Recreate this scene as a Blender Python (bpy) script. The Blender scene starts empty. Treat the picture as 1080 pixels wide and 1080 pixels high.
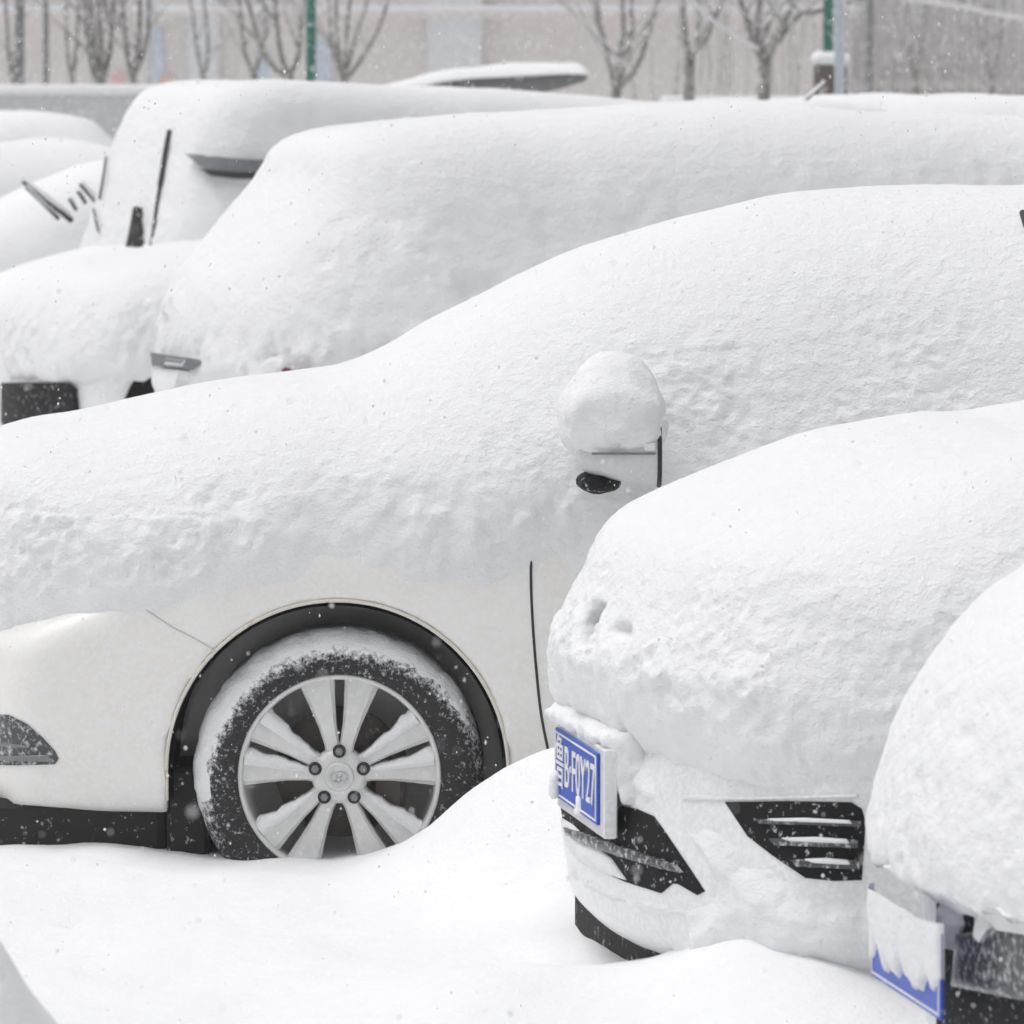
import bpy, math, random
import numpy as np
random.seed(7); RNG = np.random.default_rng(7)
S = bpy.context.scene
COL = S.collection
F = 5600.0; CX = 540.0; HY = 98.0; CZ = 1.9          # pixel geometry of the 1080 px photograph

def W(px, py, Y):                                     # point seen at a pixel, at depth Y
    return np.array([(px-CX)*Y/F, Y, CZ-(py-HY)*Y/F])

# ------------------------------------------------------------------ materials
def mat(name):
    m = bpy.data.materials.new(name); m.use_nodes = True
    nt = m.node_tree; b = nt.nodes['Principled BSDF']
    return m, nt, b
def node(nt, t, **kw):
    n = nt.nodes.new(t)
    for k, v in kw.items(): setattr(n, k, v)
    return n
def noise(nt, scale, detail=4, rough=.55, vec=None):
    n = node(nt, 'ShaderNodeTexNoise'); n.inputs['Scale'].default_value = scale
    n.inputs['Detail'].default_value = detail; n.inputs['Roughness'].default_value = rough
    if vec is not None: nt.links.new(vec, n.inputs['Vector'])
    return n
def ramp(nt, fac, stops):
    r = node(nt, 'ShaderNodeValToRGB')
    e = r.color_ramp.elements
    while len(e) < len(stops): e.new(.5)
    for el, (p, c) in zip(e, stops):
        el.position = p; el.color = (c[0], c[1], c[2], 1) if hasattr(c, '__len__') else (c, c, c, 1)
    nt.links.new(fac, r.inputs['Fac']); return r
def texco(nt): return node(nt, 'ShaderNodeTexCoord').outputs['Object']
def maprange(nt, v, a, b, c, d):
    m = node(nt, 'ShaderNodeMapRange'); nt.links.new(v, m.inputs['Value'])
    for k, x in zip(('From Min', 'From Max', 'To Min', 'To Max'), (a, b, c, d)): m.inputs[k].default_value = x
    return m
def mixc(nt, fac, a, b):
    m = node(nt, 'ShaderNodeMix', data_type='RGBA')
    if fac is not None: nt.links.new(fac, m.inputs['Factor'])
    for k, v in ((6, a), (7, b)):
        if hasattr(v, '__len__'): m.inputs[k].default_value = (v[0], v[1], v[2], 1)
        else: nt.links.new(v, m.inputs[k])
    return m.outputs[2]

def snow_mat(name, fine=1.0, clump=1.0, col=(.85, .855, .87)):
    m, nt, b = mat(name); co = texco(nt)
    mp = node(nt, 'ShaderNodeMapping'); nt.links.new(co, mp.inputs['Vector'])
    mp.inputs['Scale'].default_value = (1, 1, 1.35)
    n1 = noise(nt, 26, 5, .6, mp.outputs[0]); n2 = noise(nt, 85, 4, .65, mp.outputs[0]); n3 = noise(nt, 230, 2, .6, co)
    nt.links.new(mixc(nt, n1.outputs['Fac'], (col[0]*.97, col[1]*.97, col[2]*.97), (col[0]*1.02, col[1]*1.02, col[2]*1.02)), b.inputs['Base Color'])
    b.inputs['Roughness'].default_value = .8; b.inputs['Specular IOR Level'].default_value = .25
    prev = None
    for n, st, di in ((n1, .5*clump, .02), (n2, .42*fine, .008), (n3, .45*fine, .0035)):
        bp = node(nt, 'ShaderNodeBump'); bp.inputs['Strength'].default_value = st; bp.inputs['Distance'].default_value = di
        nt.links.new(n.outputs['Fac'], bp.inputs['Height'])
        if prev: nt.links.new(prev.outputs[0], bp.inputs['Normal'])
        prev = bp
    nt.links.new(prev.outputs[0], b.inputs['Normal'])
    return m
def paint_mat(name, col, rough=.3, dust=.85):
    m, nt, b = mat(name); co = texco(nt)
    n = noise(nt, 9, 6, .65, co); n2 = noise(nt, 90, 3, .6, co)
    c = mixc(nt, maprange(nt, n.outputs['Fac'], .35, .7, 0, 1).outputs[0], col, tuple(x*.95*y for x, y in zip(col, (1, .99, .97))))
    n3 = noise(nt, 5, 4, .6, co); ad = node(nt, 'ShaderNodeMath', operation='MULTIPLY_ADD'); nt.links.new(n3.outputs['Fac'], ad.inputs[0]); ad.inputs[1].default_value = .2; nt.links.new(n2.outputs['Fac'], ad.inputs[2])
    fac = maprange(nt, ad.outputs[0], .52, .72, 0, dust).outputs[0]
    c = mixc(nt, fac, c, (.85, .855, .87))
    nt.links.new(c, b.inputs['Base Color'])
    b.inputs['Roughness'].default_value = rough; b.inputs['Coat Weight'].default_value = .4; b.inputs['Coat Roughness'].default_value = .15
    bp = node(nt, 'ShaderNodeBump'); bp.inputs['Strength'].default_value = .12; bp.inputs['Distance'].default_value = .004
    nt.links.new(n2.outputs['Fac'], bp.inputs['Height']); nt.links.new(bp.outputs[0], b.inputs['Normal'])
    return m
def plain(name, col, rough=.5, metal=0., speck=0., scale=60, lo=.58, hi=.66, var=.15, vscale=14):
    """dark or coloured material with fine variation and adhering flecks of snow"""
    m, nt, b = mat(name); co = texco(nt)
    n = noise(nt, vscale, 5, .6, co)
    c = mixc(nt, n.outputs['Fac'], tuple(x*(1-var) for x in col), tuple(min(1, x*(1+var)) for x in col))
    if speck > 0:
        s = noise(nt, scale, 4, .7, co)
        fac = maprange(nt, s.outputs['Fac'], lo, hi, 0, speck).outputs[0]
        c = mixc(nt, fac, c, (.82, .83, .85))
        bp = node(nt, 'ShaderNodeBump'); bp.inputs['Strength'].default_value = .4; bp.inputs['Distance'].default_value = .004
        nt.links.new(s.outputs['Fac'], bp.inputs['Height']); nt.links.new(bp.outputs[0], b.inputs['Normal'])
    nt.links.new(c, b.inputs['Base Color'])
    b.inputs['Roughness'].default_value = rough; b.inputs['Metallic'].default_value = metal
    return m
M = {}
M['snow'] = snow_mat('fallen_snow')
M['ground'] = snow_mat('ground_snow', .8, .6)
M['far_snow'] = snow_mat('distant_snow', .5, .8)
M['white'] = paint_mat('warm_white_paint', (.84, .832, .795))
M['cool'] = paint_mat('cool_white_paint', (.76, .77, .775))
M['grey_paint'] = paint_mat('pale_grey_paint', (.52, .53, .53))
M['black'] = plain('black_plastic', (.010, .010, .011), .7, 0, .75, 55, .60, .68)
M['black'].node_tree.nodes['Principled BSDF'].inputs['Specular IOR Level'].default_value = .2
M['liner'] = plain('wheel_arch_black', (.004, .004, .004), .9, 0, .5, 80, .64, .70)
M['liner'].node_tree.nodes['Principled BSDF'].inputs['Specular IOR Level'].default_value = .08
M['clean_black'] = plain('black_rubber_trim', (.02, .02, .022), .5)
M['tyre'] = plain('snowy_rubber', (.022, .022, .023), .75, 0, .7, 90, .57, .72)
M['dirty'] = plain('slushy_underside', (.018, .017, .016), .85, 0, .6, 38, .60, .70)
m = M['tyre']; nt = m.node_tree; b = nt.nodes['Principled BSDF']     # wind-blown snow clings to the upper, outer tyre wall
old = b.inputs['Base Color'].links[0].from_socket; co = texco(nt)
vm = node(nt, 'ShaderNodeVectorMath', operation='SUBTRACT'); nt.links.new(co, vm.inputs[0]); vm.inputs[1].default_value = (1.004, 0, .333)
mu = node(nt, 'ShaderNodeVectorMath', operation='MULTIPLY'); nt.links.new(vm.outputs[0], mu.inputs[0]); mu.inputs[1].default_value = (1, 0, 1)
ln = node(nt, 'ShaderNodeVectorMath', operation='LENGTH'); nt.links.new(mu.outputs[0], ln.inputs[0])
sx = node(nt, 'ShaderNodeSeparateXYZ'); nt.links.new(vm.outputs[0], sx.inputs[0])
f1 = maprange(nt, ln.outputs['Value'], .255, .315, -.10, .42); f2 = maprange(nt, sx.outputs[2], -.20, .12, -.45, 0); f3 = maprange(nt, sx.outputs[0], .10, .28, 0, -.28)
n = noise(nt, 70, 5, .75, co); ad = n.outputs['Fac']
for f in (f1, f2, f3):
    a_ = node(nt, 'ShaderNodeMath', operation='ADD'); nt.links.new(ad, a_.inputs[0]); nt.links.new(f.outputs[0], a_.inputs[1]); ad = a_.outputs[0]
nt.links.new(mixc(nt, maprange(nt, ad, .52, .74, 0, 1).outputs[0], old, (.84, .845, .86)), b.inputs['Base Color'])
M['alloy'] = plain('frosted_silver_alloy', (.68, .68, .67), .42, .25, .6, 45, .5, .72)
M['disc'] = plain('brake_steel', (.12, .105, .095), .6, .3, .3, 40, .6, .7)
M['chrome'] = plain('chrome', (.55, .56, .58), .18, .9)
M['steel'] = plain('dull_steel', (.22, .23, .24), .4, .6, .3)
M['blue'] = plain('plate_blue', (.012, .075, .50), .4, 0, .45, 50, .64, .70)
M['text'] = plain('plate_white', (.8, .8, .8), .5)
M['red'] = plain('tail_lamp_red', (.13, .008, .02), .2, 0, .3, 60, .62, .7)
M['glass'] = plain('dark_glass', (.05, .055, .06), .15, 0, .6, 45, .5, .65)
M['lens'] = plain('smoked_lens', (.06, .062, .068), .2, 0, .7, 60, .5, .68)
M['bark'] = plain('hazed_bare_bark', (.23, .215, .205), .9, 0, .65, 9, .52, .66, .35, 6)  # distance haze is mixed into the bark colour; the flecks are snow
M['pale_bark'] = plain('hazed_frosted_bark', (.38, .365, .355), .9, 0, .6, 9, .5, .66, .3, 6)  # lightened so the far saplings look hazed; the flecks are snow
M['green'] = plain('green_pole_paint', (.012, .15, .11), .45, 0, .55, 12, .60, .68)
M['pale_pole'] = plain('pale_galvanised_steel', (.50, .55, .60), .5, .1, .3, 10, .58, .7)
M['dark_pole'] = plain('hazed_grey_steel', (.20, .205, .21), .6, .1, .5, 8, .56, .7)  # grey lightened to put haze on the distant poles
M['brick'] = plain('dark_brown_pillar', (.13, .105, .09), .9, 0, .5, 10, .54, .68, .4, 5)
M['canopy'] = plain('grey_canopy_sheet', (.20, .20, .20), .6, 0, .35, 14, .55, .68)
M['wall_grey'] = plain('hazed_grey_render', (.56, .565, .56), .9, 0, .4, 2, .55, .75)  # lightened so the far wall fades; the haze is in the colour
M['pink'] = plain('hazed_pinkish_render', (.74, .695, .675), .9, 0, .25, 1.2, .5, .8)  # haze over the far facade is put into this pale colour
M['pilaster'] = plain('hazed_bluish_grey_render', (.70, .72, .74), .9)  # lightened with the facade, haze painted into the tone
M['bldgrey'] = plain('hazed_brown_grey_render', (.60, .585, .575), .9, 0, .3, 1.5, .5, .8, .25, .8)  # paled base colour carries the haze of distance
M['blue_sign'] = plain('blue_panel', (.56, .62, .72), .6)
M['red_sign'] = plain('red_panel', (.76, .50, .47), .5)
M['wire'] = plain('snowy_wire', (.70, .70, .72), .8)
# rusty wheel-arch lip
m, nt, b = mat('rust_edged_white_lip'); co = texco(nt); n = noise(nt, 11, 6, .7, co)
nt.links.new(ramp(nt, n.outputs['Fac'], [(0, (.76, .75, .72)), (.60, (.70, .67, .60)), (.70, (.36, .17, .05)), (.85, (.12, .06, .03))]).outputs[0], b.inputs['Base Color'])
b.inputs['Roughness'].default_value = .5; M['lip'] = m

# ------------------------------------------------------------------ object helpers
def link(name, me, material, parent=None):
    o = bpy.data.objects.new(name, me); COL.objects.link(o)
    if material: me.materials.append(material)
    if parent: o.parent = parent
    return o
def tag(o, label=None, cat=None, group=None, kind=None):
    if label: o['label'] = label
    if cat: o['category'] = cat
    if group: o['group'] = group
    if kind: o['kind'] = kind
    return o
def empty(name, loc, rz, label, cat, group=None):
    o = bpy.data.objects.new(name, None); COL.objects.link(o)
    o.location = tuple(float(v) for v in loc); o.rotation_euler = (0, 0, rz); o.empty_display_size = .2
    return tag(o, label, cat, group)
def mesh_np(V, Fq, smooth=True):
    me = bpy.data.meshes.new('mesh'); V = np.asarray(V, np.float32); Fq = np.asarray(Fq, np.int32)
    k = Fq.shape[1]
    me.vertices.add(len(V)); me.vertices.foreach_set('co', V.ravel())
    me.loops.add(Fq.size); me.loops.foreach_set('vertex_index', Fq.ravel())
    me.polygons.add(len(Fq)); me.polygons.foreach_set('loop_start', np.arange(0, Fq.size, k, dtype=np.int32))
    me.polygons.foreach_set('use_smooth', np.full(len(Fq), smooth, dtype=bool))
    me.update(calc_edges=True); me.validate(); return me
class MB:                                              # collects shapes into one mesh
    def __init__(s): s.v = []; s.f = []; s.sm = []
    def add(s, V, Fs, smooth=False):
        n = len(s.v); s.v += [tuple(float(c) for c in p) for p in V]
        s.f += [tuple(i+n for i in f) for f in Fs]; s.sm += [smooth]*len(Fs)
    def box(s, lo, hi, bev=0.):
        (x0, y0, z0), (x1, y1, z1) = lo, hi
        if bev <= 0:
            V = [(x, y, z) for x in (x0, x1) for y in (y0, y1) for z in (z0, z1)]
            s.add(V, [(0, 1, 3, 2), (4, 6, 7, 5), (0, 4, 5, 1), (2, 3, 7, 6), (0, 2, 6, 4), (1, 5, 7, 3)])
        else:                                          # rounded vertical and horizontal edges: stacked octagons
            def ring(z, i):
                a, b_, c, d = x0+i, x1-i, y0+i, y1-i
                return [(a+bev, c, z), (b_-bev, c, z), (b_, c+bev, z), (b_, d-bev, z), (b_-bev, d, z), (a+bev, d, z), (a, d-bev, z), (a, c+bev, z)]
            V = ring(z0, bev)+ring(z0+bev, 0)+ring(z1-bev, 0)+ring(z1, bev)
            Fs = [tuple(reversed(range(8))), tuple(range(24, 32))]
            for k in range(3):
                for i in range(8): Fs.append((k*8+i, k*8+(i+1) % 8, k*8+8+(i+1) % 8, k*8+8+i))
            s.add(V, Fs)
    def tube(s, pts, radii, n=8, cap=True):
        pts = [np.array(p, float) for p in pts]; rings = []
        up = np.array([0, 1., 0])
        for i, p in enumerate(pts):
            t = pts[min(i+1, len(pts)-1)]-pts[max(i-1, 0)]; t = t/(np.linalg.norm(t)+1e-9)
            a = np.cross(t, up)
            if np.linalg.norm(a) < .1: a = np.cross(t, np.array([1., 0, 0]))
            a /= np.linalg.norm(a); b_ = np.cross(t, a)
            r = radii[i] if hasattr(radii, '__len__') else radii
            rings.append([p+r*(math.cos(q*2*math.pi/n)*a+math.sin(q*2*math.pi/n)*b_) for q in range(n)])
        V = [v for r in rings for v in r]; Fs = []
        for i in range(len(pts)-1):
            for q in range(n): Fs.append((i*n+q, i*n+(q+1) % n, (i+1)*n+(q+1) % n, (i+1)*n+q))
        if cap: Fs += [tuple(reversed(range(n))), tuple((len(pts)-1)*n+q for q in range(n))]
        s.add(V, Fs, True)
    def lathe(s, prof, center, n=64, a0=0, a1=2*math.pi, jit=None):
        """revolve (r, y) about an axis along y"""
        full = abs(a1-a0-2*math.pi) < 1e-6; m = n if full else n+1; V = []; Fs = []; c = center
        for i in range(m):
            a = a0+(a1-a0)*i/n
            for j, (r, y) in enumerate(prof):
                rr = r+(jit(a, j) if jit else 0)
                V.append((c[0]+rr*math.cos(a), c[1]+y, c[2]+rr*math.sin(a)))
        k = len(prof)
        for i in range(n):
            i2 = (i+1) % m
            for j in range(k-1): Fs.append((i*k+j, i*k+j+1, i2*k+j+1, i2*k+j))
        s.add(V, Fs, True)
    def build(s, name, material, parent=None):
        me = bpy.data.meshes.new(name); me.from_pydata(s.v, [], s.f); me.update()
        me.polygons.foreach_set('use_smooth', s.sm)
        return link(name, me, material, parent)

# ------------------------------------------------------------------ noise (numpy)
_T = RNG.random((32, 32, 32)).astype(np.float32)
_RT = np.array([[.36, .48, -.80], [-.80, .60, 0.], [.48, .64, .60]], np.float32)
_R2 = _RT@np.array([[.8, -.6, 0], [.6, .8, 0], [0, 0, 1]], np.float32)@_RT
def vn(P, freq, seed=0):
    Q = np.asarray(P, np.float32)@(_RT if seed % 2 else _R2)*freq+seed*7.31+100; I = np.floor(Q).astype(np.int32); f = Q-I; f = f*f*f*(f*(f*6-15)+10); I &= 31; J = (I+1) & 31
    x0, y0, z0 = I.T; x1, y1, z1 = J.T; fx, fy, fz = f.T
    a = _T[x0, y0, z0]*(1-fx)+_T[x1, y0, z0]*fx; b = _T[x0, y1, z0]*(1-fx)+_T[x1, y1, z0]*fx
    c = _T[x0, y0, z1]*(1-fx)+_T[x1, y0, z1]*fx; d = _T[x0, y1, z1]*(1-fx)+_T[x1, y1, z1]*fx
    return ((a*(1-fy)+b*fy)*(1-fz)+(c*(1-fy)+d*fy)*fz)*2-1
def fbm(P, freq, oct=3, seed=0, gain=.5):
    r = 0; a = 1
    for i in range(oct): r = r+a*vn(P, freq*2**i, seed+i); a *= gain
    return r
def billow(P, freq, seed=0): return 1-2*np.sqrt(vn(P, freq, seed)**2+.02)
def ss(a, b, x):
    t = np.clip((x-a)/(b-a), 0, 1); return t*t*(3-2*t)

# ------------------------------------------------------------------ implicit shapes
def spline(pts, n=14):
    P = np.array(pts, float); out = []
    for i in range(len(P)-1):
        p0, p1, p2, p3 = P[max(i-1, 0)], P[i], P[i+1], P[min(i+2, len(P)-1)]
        for t in np.linspace(0, 1, n, endpoint=False):
            out.append(.5*((2*p1)+(-p0+p2)*t+(2*p0-5*p1+4*p2-p3)*t*t+(-p0+3*p1-3*p2+p3)*t**3))
    out.append(P[-1]); return np.array(out)
def smax(a, b, k):
    h = np.clip(.5+.5*(a-b)/k, 0, 1); return b+(a-b)*h+k*h*(1-h)
class Shape:
    """car-like solid: side outline (x, z) swept across a plan width that narrows towards roof and ends"""
    def __init__(s, top, bottom, L, plan, belt, tumble, bow, bowt, k, zmin):
        poly = np.vstack([spline(top), np.array(bottom, float)]); s.kc = .004
        s.L, s.plan, s.belt, s.tumble, s.bow, s.bowt, s.k, s.zmin = L, np.array(plan, float), belt, tumble, bow, bowt, k, zmin
        s.x0, s.z0, s.h = -.5, -.2, .0125
        gx = np.arange(s.x0, L+.5, s.h); gz = np.arange(s.z0, 2.6, s.h)
        X, Z = np.meshgrid(gx, gz, indexing='ij'); d = np.full(X.shape, 9.); ins = np.zeros(X.shape, bool)
        n = len(poly)
        for i in range(n):
            a, b = poly[i], poly[(i+1) % n]; e = b-a; l2 = e@e
            if l2 < 1e-12: continue
            t = np.clip(((X-a[0])*e[0]+(Z-a[1])*e[1])/l2, 0, 1)
            d = np.minimum(d, np.hypot(X-a[0]-t*e[0], Z-a[1]-t*e[1]))
            if a[1] != b[1]:
                c = ((a[1] > Z) != (b[1] > Z)) & (X < (b[0]-a[0])*(Z-a[1])/(b[1]-a[1])+a[0]); ins ^= c
        s.G = np.where(ins, -d, d).astype(np.float32); s.cuts = []; s.adds = []
    def sdf(s, P):
        x, y, z = P[:, 0], np.abs(P[:, 1]), P[:, 2]; wm = s.plan[:, 1].max()
        q = np.clip(y/wm, 0, 1.25)**2.2
        xs = x-s.bow*q*(1-ss(.1, 1.5, x))+s.bowt*q*ss(s.L-1.3, s.L-.1, x)
        u = np.clip((xs-s.x0)/s.h, 0, s.G.shape[0]-1.001); v = np.clip((z-s.z0)/s.h, 0, s.G.shape[1]-1.001)
        i = u.astype(np.int32); j = v.astype(np.int32); fu = u-i; fv = v-j; G = s.G
        d1 = (G[i, j]*(1-fu)+G[i+1, j]*fu)*(1-fv)+(G[i, j+1]*(1-fu)+G[i+1, j+1]*fu)*fv
        tz = z-s.belt; zz = np.where(tz > .16, tz, np.where(tz < -.16, 0, (tz+.16)**2/.64)); zl = np.maximum(.62-z, 0)
        w = np.interp(xs, s.plan[:, 0], s.plan[:, 1])-s.tumble*zz-.25*zl*zl
        d2 = (y-w)/np.where(z > s.belt, math.sqrt(1+s.tumble**2), 1.)
        d = smax(d1, d2, s.k)
        for add in s.adds: d = add(P, d)
        for cut in s.cuts: d = smax(d, -cut(P), s.kc)
        return d
    def grad(s, P, e=.006):
        g = np.stack([s.sdf(P+np.eye(3)[i]*e)-s.sdf(P-np.eye(3)[i]*e) for i in range(3)], 1)
        return g/(np.linalg.norm(g, axis=1, keepdims=True)+1e-9)
    def mesh(s, h, lo, hi):
        ax = [np.arange(lo[i], hi[i]+h, h) for i in range(3)]; sh = tuple(len(a) for a in ax)
        D = np.empty(sh, np.float32)
        for i0 in range(0, sh[0], 24):
            X, Y, Z = np.meshgrid(ax[0][i0:i0+24], ax[1], ax[2], indexing='ij')
            D[i0:i0+24] = s.sdf(np.stack([X.ravel(), Y.ravel(), Z.ravel()], 1)).reshape(X.shape)
        return nets(D, np.array(lo), h)
def nets(D, lo, h):
    I = D < 0
    for a in range(3):                                 # closed at the box faces
        sl = [slice(None)]*3
        for e in (0, -1): sl[a] = e; D[tuple(sl)] = np.maximum(D[tuple(sl)], .3*h)
    I = D < 0; n = np.array(D.shape)-1
    cnt = np.zeros(n, np.int8); offs = [(i, j, k) for i in (0, 1) for j in (0, 1) for k in (0, 1)]
    for o in offs: cnt += I[o[0]:o[0]+n[0], o[1]:o[1]+n[1], o[2]:o[2]+n[2]]
    C = np.argwhere((cnt > 0) & (cnt < 8)); idx = np.full(n, -1, np.int32); idx[tuple(C.T)] = np.arange(len(C))
    vals = {o: D[C[:, 0]+o[0], C[:, 1]+o[1], C[:, 2]+o[2]] for o in offs}
    acc = np.zeros((len(C), 3)); num = np.zeros(len(C))
    for o in offs:
        for a in range(3):
            if o[a]: continue
            p = list(o); p[a] = 1; va, vb = vals[o], vals[tuple(p)]; c = (va < 0) != (vb < 0)
            t = np.where(c, va/np.where(c, va-vb, 1), 0)
            q = np.tile(np.array(o, float), (len(C), 1)); q[:, a] = t; acc[c] += q[c]; num[c] += 1
    V = lo+(C+acc/num[:, None])*h; Fs = []
    for a in range(3):
        b, c = (a+1) % 3, (a+2) % 3
        A = [slice(None)]*3; B = [slice(None)]*3; A[a] = slice(0, -1); B[a] = slice(1, None)
        for flip in (0, 1):
            E = (I[tuple(A)] & ~I[tuple(B)]) if not flip else (~I[tuple(A)] & I[tuple(B)])
            e = np.argwhere(E); e = e[(e[:, b] > 0) & (e[:, c] > 0) & (e[:, b] < D.shape[b]-1) & (e[:, c] < D.shape[c]-1)]
            if not len(e): continue
            def g(db, dc):
                q = e.copy(); q[:, b] -= db; q[:, c] -= dc; return idx[tuple(q.T)]
            quad = np.stack([g(1, 1), g(0, 1), g(0, 0), g(1, 0)], 1)
            Fs.append(quad[:, ::-1] if flip else quad)
    return V, np.vstack(Fs)

class Blob:
    def __init__(s, fn): s.sdf = fn
    grad = Shape.grad; mesh = Shape.mesh
class Car:
    """frame of a parked vehicle: local x runs from the end at the left of the picture to the other end, -y faces the camera"""
    def __init__(s, name, loc, yaw, label, cat='car', group='cars buried in snow'):
        s.o = empty(name, (loc[0], loc[1], 0), yaw, label, cat, group); s.loc = np.array([loc[0], loc[1], 0.]); s.yaw = yaw
        c, n = math.cos(yaw), math.sin(yaw); s.R = np.array([[c, -n, 0], [n, c, 0], [0, 0, 1]])
    def local(s, Pw): return (np.asarray(Pw)-s.loc)@s.R
    def px(s, pts, dx=0., dy=0.):                            # outline in the picture -> (x, z) in the car's own side plane
        out = []
        c, n = math.cos(s.yaw), math.sin(s.yaw)
        for px, py in pts:
            px += dx; py += dy
            k = (px-CX)/F; t = (k*s.loc[1]-s.loc[0])/(c-k*n); Y = s.loc[1]+t*n
            out.append((t, CZ-(py-HY)*Y/F))
        return out
    def trace(s, shape, pix):
        pix = np.asarray(pix, float)
        d = np.stack([(pix[:, 0]-CX)/F, np.ones(len(pix)), -(pix[:, 1]-HY)/F], 1); d /= np.linalg.norm(d, axis=1, keepdims=True)
        o = s.local(np.array([[0, 0, CZ]])); dl = d@s.R
        t = np.full(len(pix), np.linalg.norm(s.loc)-3.2)
        for _ in range(90): t = t+np.clip(shape.sdf(o+dl*t[:, None])*.7, -.05, .3)
        P = o+dl*t[:, None]; return P, np.abs(shape.sdf(P)) < .02
    def patch(s, name, shape, poly, material, base=.004, dome=0., edge=.02, step=3., nz=0., nf=30, sink=.03, parent=None):
        """piece seated on the surface inside an outline: raised by base (+ dome in its middle), its rim sunk into the body"""
        poly = np.array(poly, float); lo, hi = poly.min(0)-step, poly.max(0)+step
        gx = np.arange(lo[0], hi[0]+step, step); gy = np.arange(lo[1], hi[1]+step, step)
        X, Y = np.meshgrid(gx, gy, indexing='ij'); Q = np.stack([X.ravel(), Y.ravel()], 1)
        d = np.full(len(Q), 1e9); ins = np.zeros(len(Q), bool); near = np.zeros_like(Q); n = len(poly)
        for i in range(n):
            a, b = poly[i], poly[(i+1) % n]; e = b-a; t = np.clip(((Q-a)@e)/(e@e+1e-9), 0, 1); pr = a+t[:, None]*e
            dd = np.linalg.norm(Q-pr, axis=1); m_ = dd < d; d = np.where(m_, dd, d); near[m_] = pr[m_]
            if a[1] != b[1]: ins ^= ((a[1] > Q[:, 1]) != (b[1] > Q[:, 1])) & (Q[:, 0] < (b[0]-a[0])*(Q[:, 1]-a[1])/(b[1]-a[1])+a[0])
        snap = (~ins) & (d < step*1.5); Q[snap] = near[snap]; use = ins | snap
        P, ok = s.trace(shape, Q); N = shape.grad(P); mpp = s.loc[1]/F
        depth = np.where(ins, d*mpp, 0)
        up = base+dome*(ss(0, 1, depth/edge) if dome > .013 else np.sqrt(np.clip(depth/edge, 0, 1)))
        if nz: up = up+nz*fbm(P, nf, 3, 3)*np.clip(depth/.01, 0, 1)
        T = P+N*up[:, None]; B = P-N*sink
        ny = len(gy); use &= ok; use2 = use.reshape(X.shape)
        quad = use2[:-1, :-1] & use2[1:, :-1] & use2[:-1, 1:] & use2[1:, 1:]
        ins2 = ins.reshape(X.shape); quad &= ins2[:-1, :-1] | ins2[1:, :-1] | ins2[:-1, 1:] | ins2[1:, 1:]
        C = np.argwhere(quad); id_ = lambda i, j: i*ny+j
        Fq = np.stack([id_(C[:, 0], C[:, 1]), id_(C[:, 0], C[:, 1]+1), id_(C[:, 0]+1, C[:, 1]+1), id_(C[:, 0]+1, C[:, 1])], 1)
        nV = len(T); ed = {}
        for q in Fq:
            for k in range(4):
                a, b = int(q[k]), int(q[(k+1) % 4])
                if (b, a) in ed: del ed[(b, a)]
                else: ed[(a, b)] = 1
        sk = np.array([(b, a, a+nV, b+nV) for a, b in ed], np.int64).reshape(-1, 4)
        V = np.vstack([T, B]); Fq = np.vstack([Fq, sk]); u, inv = np.unique(Fq, return_inverse=True)
        return link(name, mesh_np(V[u], inv.reshape(Fq.shape), True), material, parent or s.o)
    def seam(s, name, shape, pix, r, material, parent=None, off=0.):
        P, ok = s.trace(shape, spline(pix, 8)); P = P+shape.grad(P)*off
        b = MB(); b.tube(list(P), r, 6); return b.build(name, material, parent or s.o)

def subdiv(V, Fq):
    E = np.sort(np.stack([Fq, np.roll(Fq, -1, 1)], 2).reshape(-1, 2), 1)
    key = E[:, 0].astype(np.int64)*len(V)+E[:, 1]; u, inv = np.unique(key, return_inverse=True)
    Em = .5*(V[u//len(V)]+V[u % len(V)]); Fm = V[Fq].mean(1); n = len(V); inv = inv.reshape(-1, 4)+n; c = n+len(u)+np.arange(len(Fq))
    out = [np.stack([Fq[:, k], inv[:, k], c, inv[:, (k+3) % 4]], 1) for k in range(4)]
    return np.vstack([V, Em, Fm]), np.vstack(out)
def snow_on(car, shape, h, lo, hi, disp, material, name='snow_cover', fine=False, drop=None):
    V, Fq = shape.mesh(h, lo, hi)
    if fine:
        V, Fq = subdiv(V, Fq); V = V-shape.grad(V)*np.clip(shape.sdf(V), -.01, .01)[:, None]*.7
    if drop is not None: Fq = Fq[~(drop(V) < 0)[Fq].all(1)]
    N = shape.grad(V); V = V+N*disp(V, N)[:, None]
    return link(name, mesh_np(V, Fq), material, car.o)
def std_disp(edge, side=.03, lump=.007, top=.012, fade=.10, seed=0, raggedness=.05):
    """snow: soft swells on top, clumps on the flanks, thinning to nothing at the ragged height edge(x)"""
    def f(V, N):
        e = edge(V[:, 0]) if callable(edge) else edge
        z = V[:, 2]+raggedness*fbm(V*np.array([1, 1, .5]), 5, 3, seed+2)+.35*raggedness*fbm(V, 22, 2, seed+3)
        k = ss(-fade*.5, fade, z-e); flank = 1-ss(.35, .8, N[:, 2])
        t = side*(k-1)*1.3
        big = top*fbm(V, 2.2, 2, seed)
        pat = .55+.75*ss(-.3, .5, fbm(V, 4.5, 2, seed+8))
        cl = lump*pat*(.55*billow(V, 13, seed+5)+.5*billow(V, 27, seed+6)+.38*billow(V, 52, seed+7))*(.22+.78*flank)*(.6+.6*np.exp(-((z-e-.16)/.2)**2))*ss(-.06, .14, z-e)
        return np.where(k > 0, t+(big+cl)*np.clip(k*1.5-.3, 0, 1), -side*1.3)-.04*ss(0, .12, e-z-fade*.22)
    return f
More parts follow.
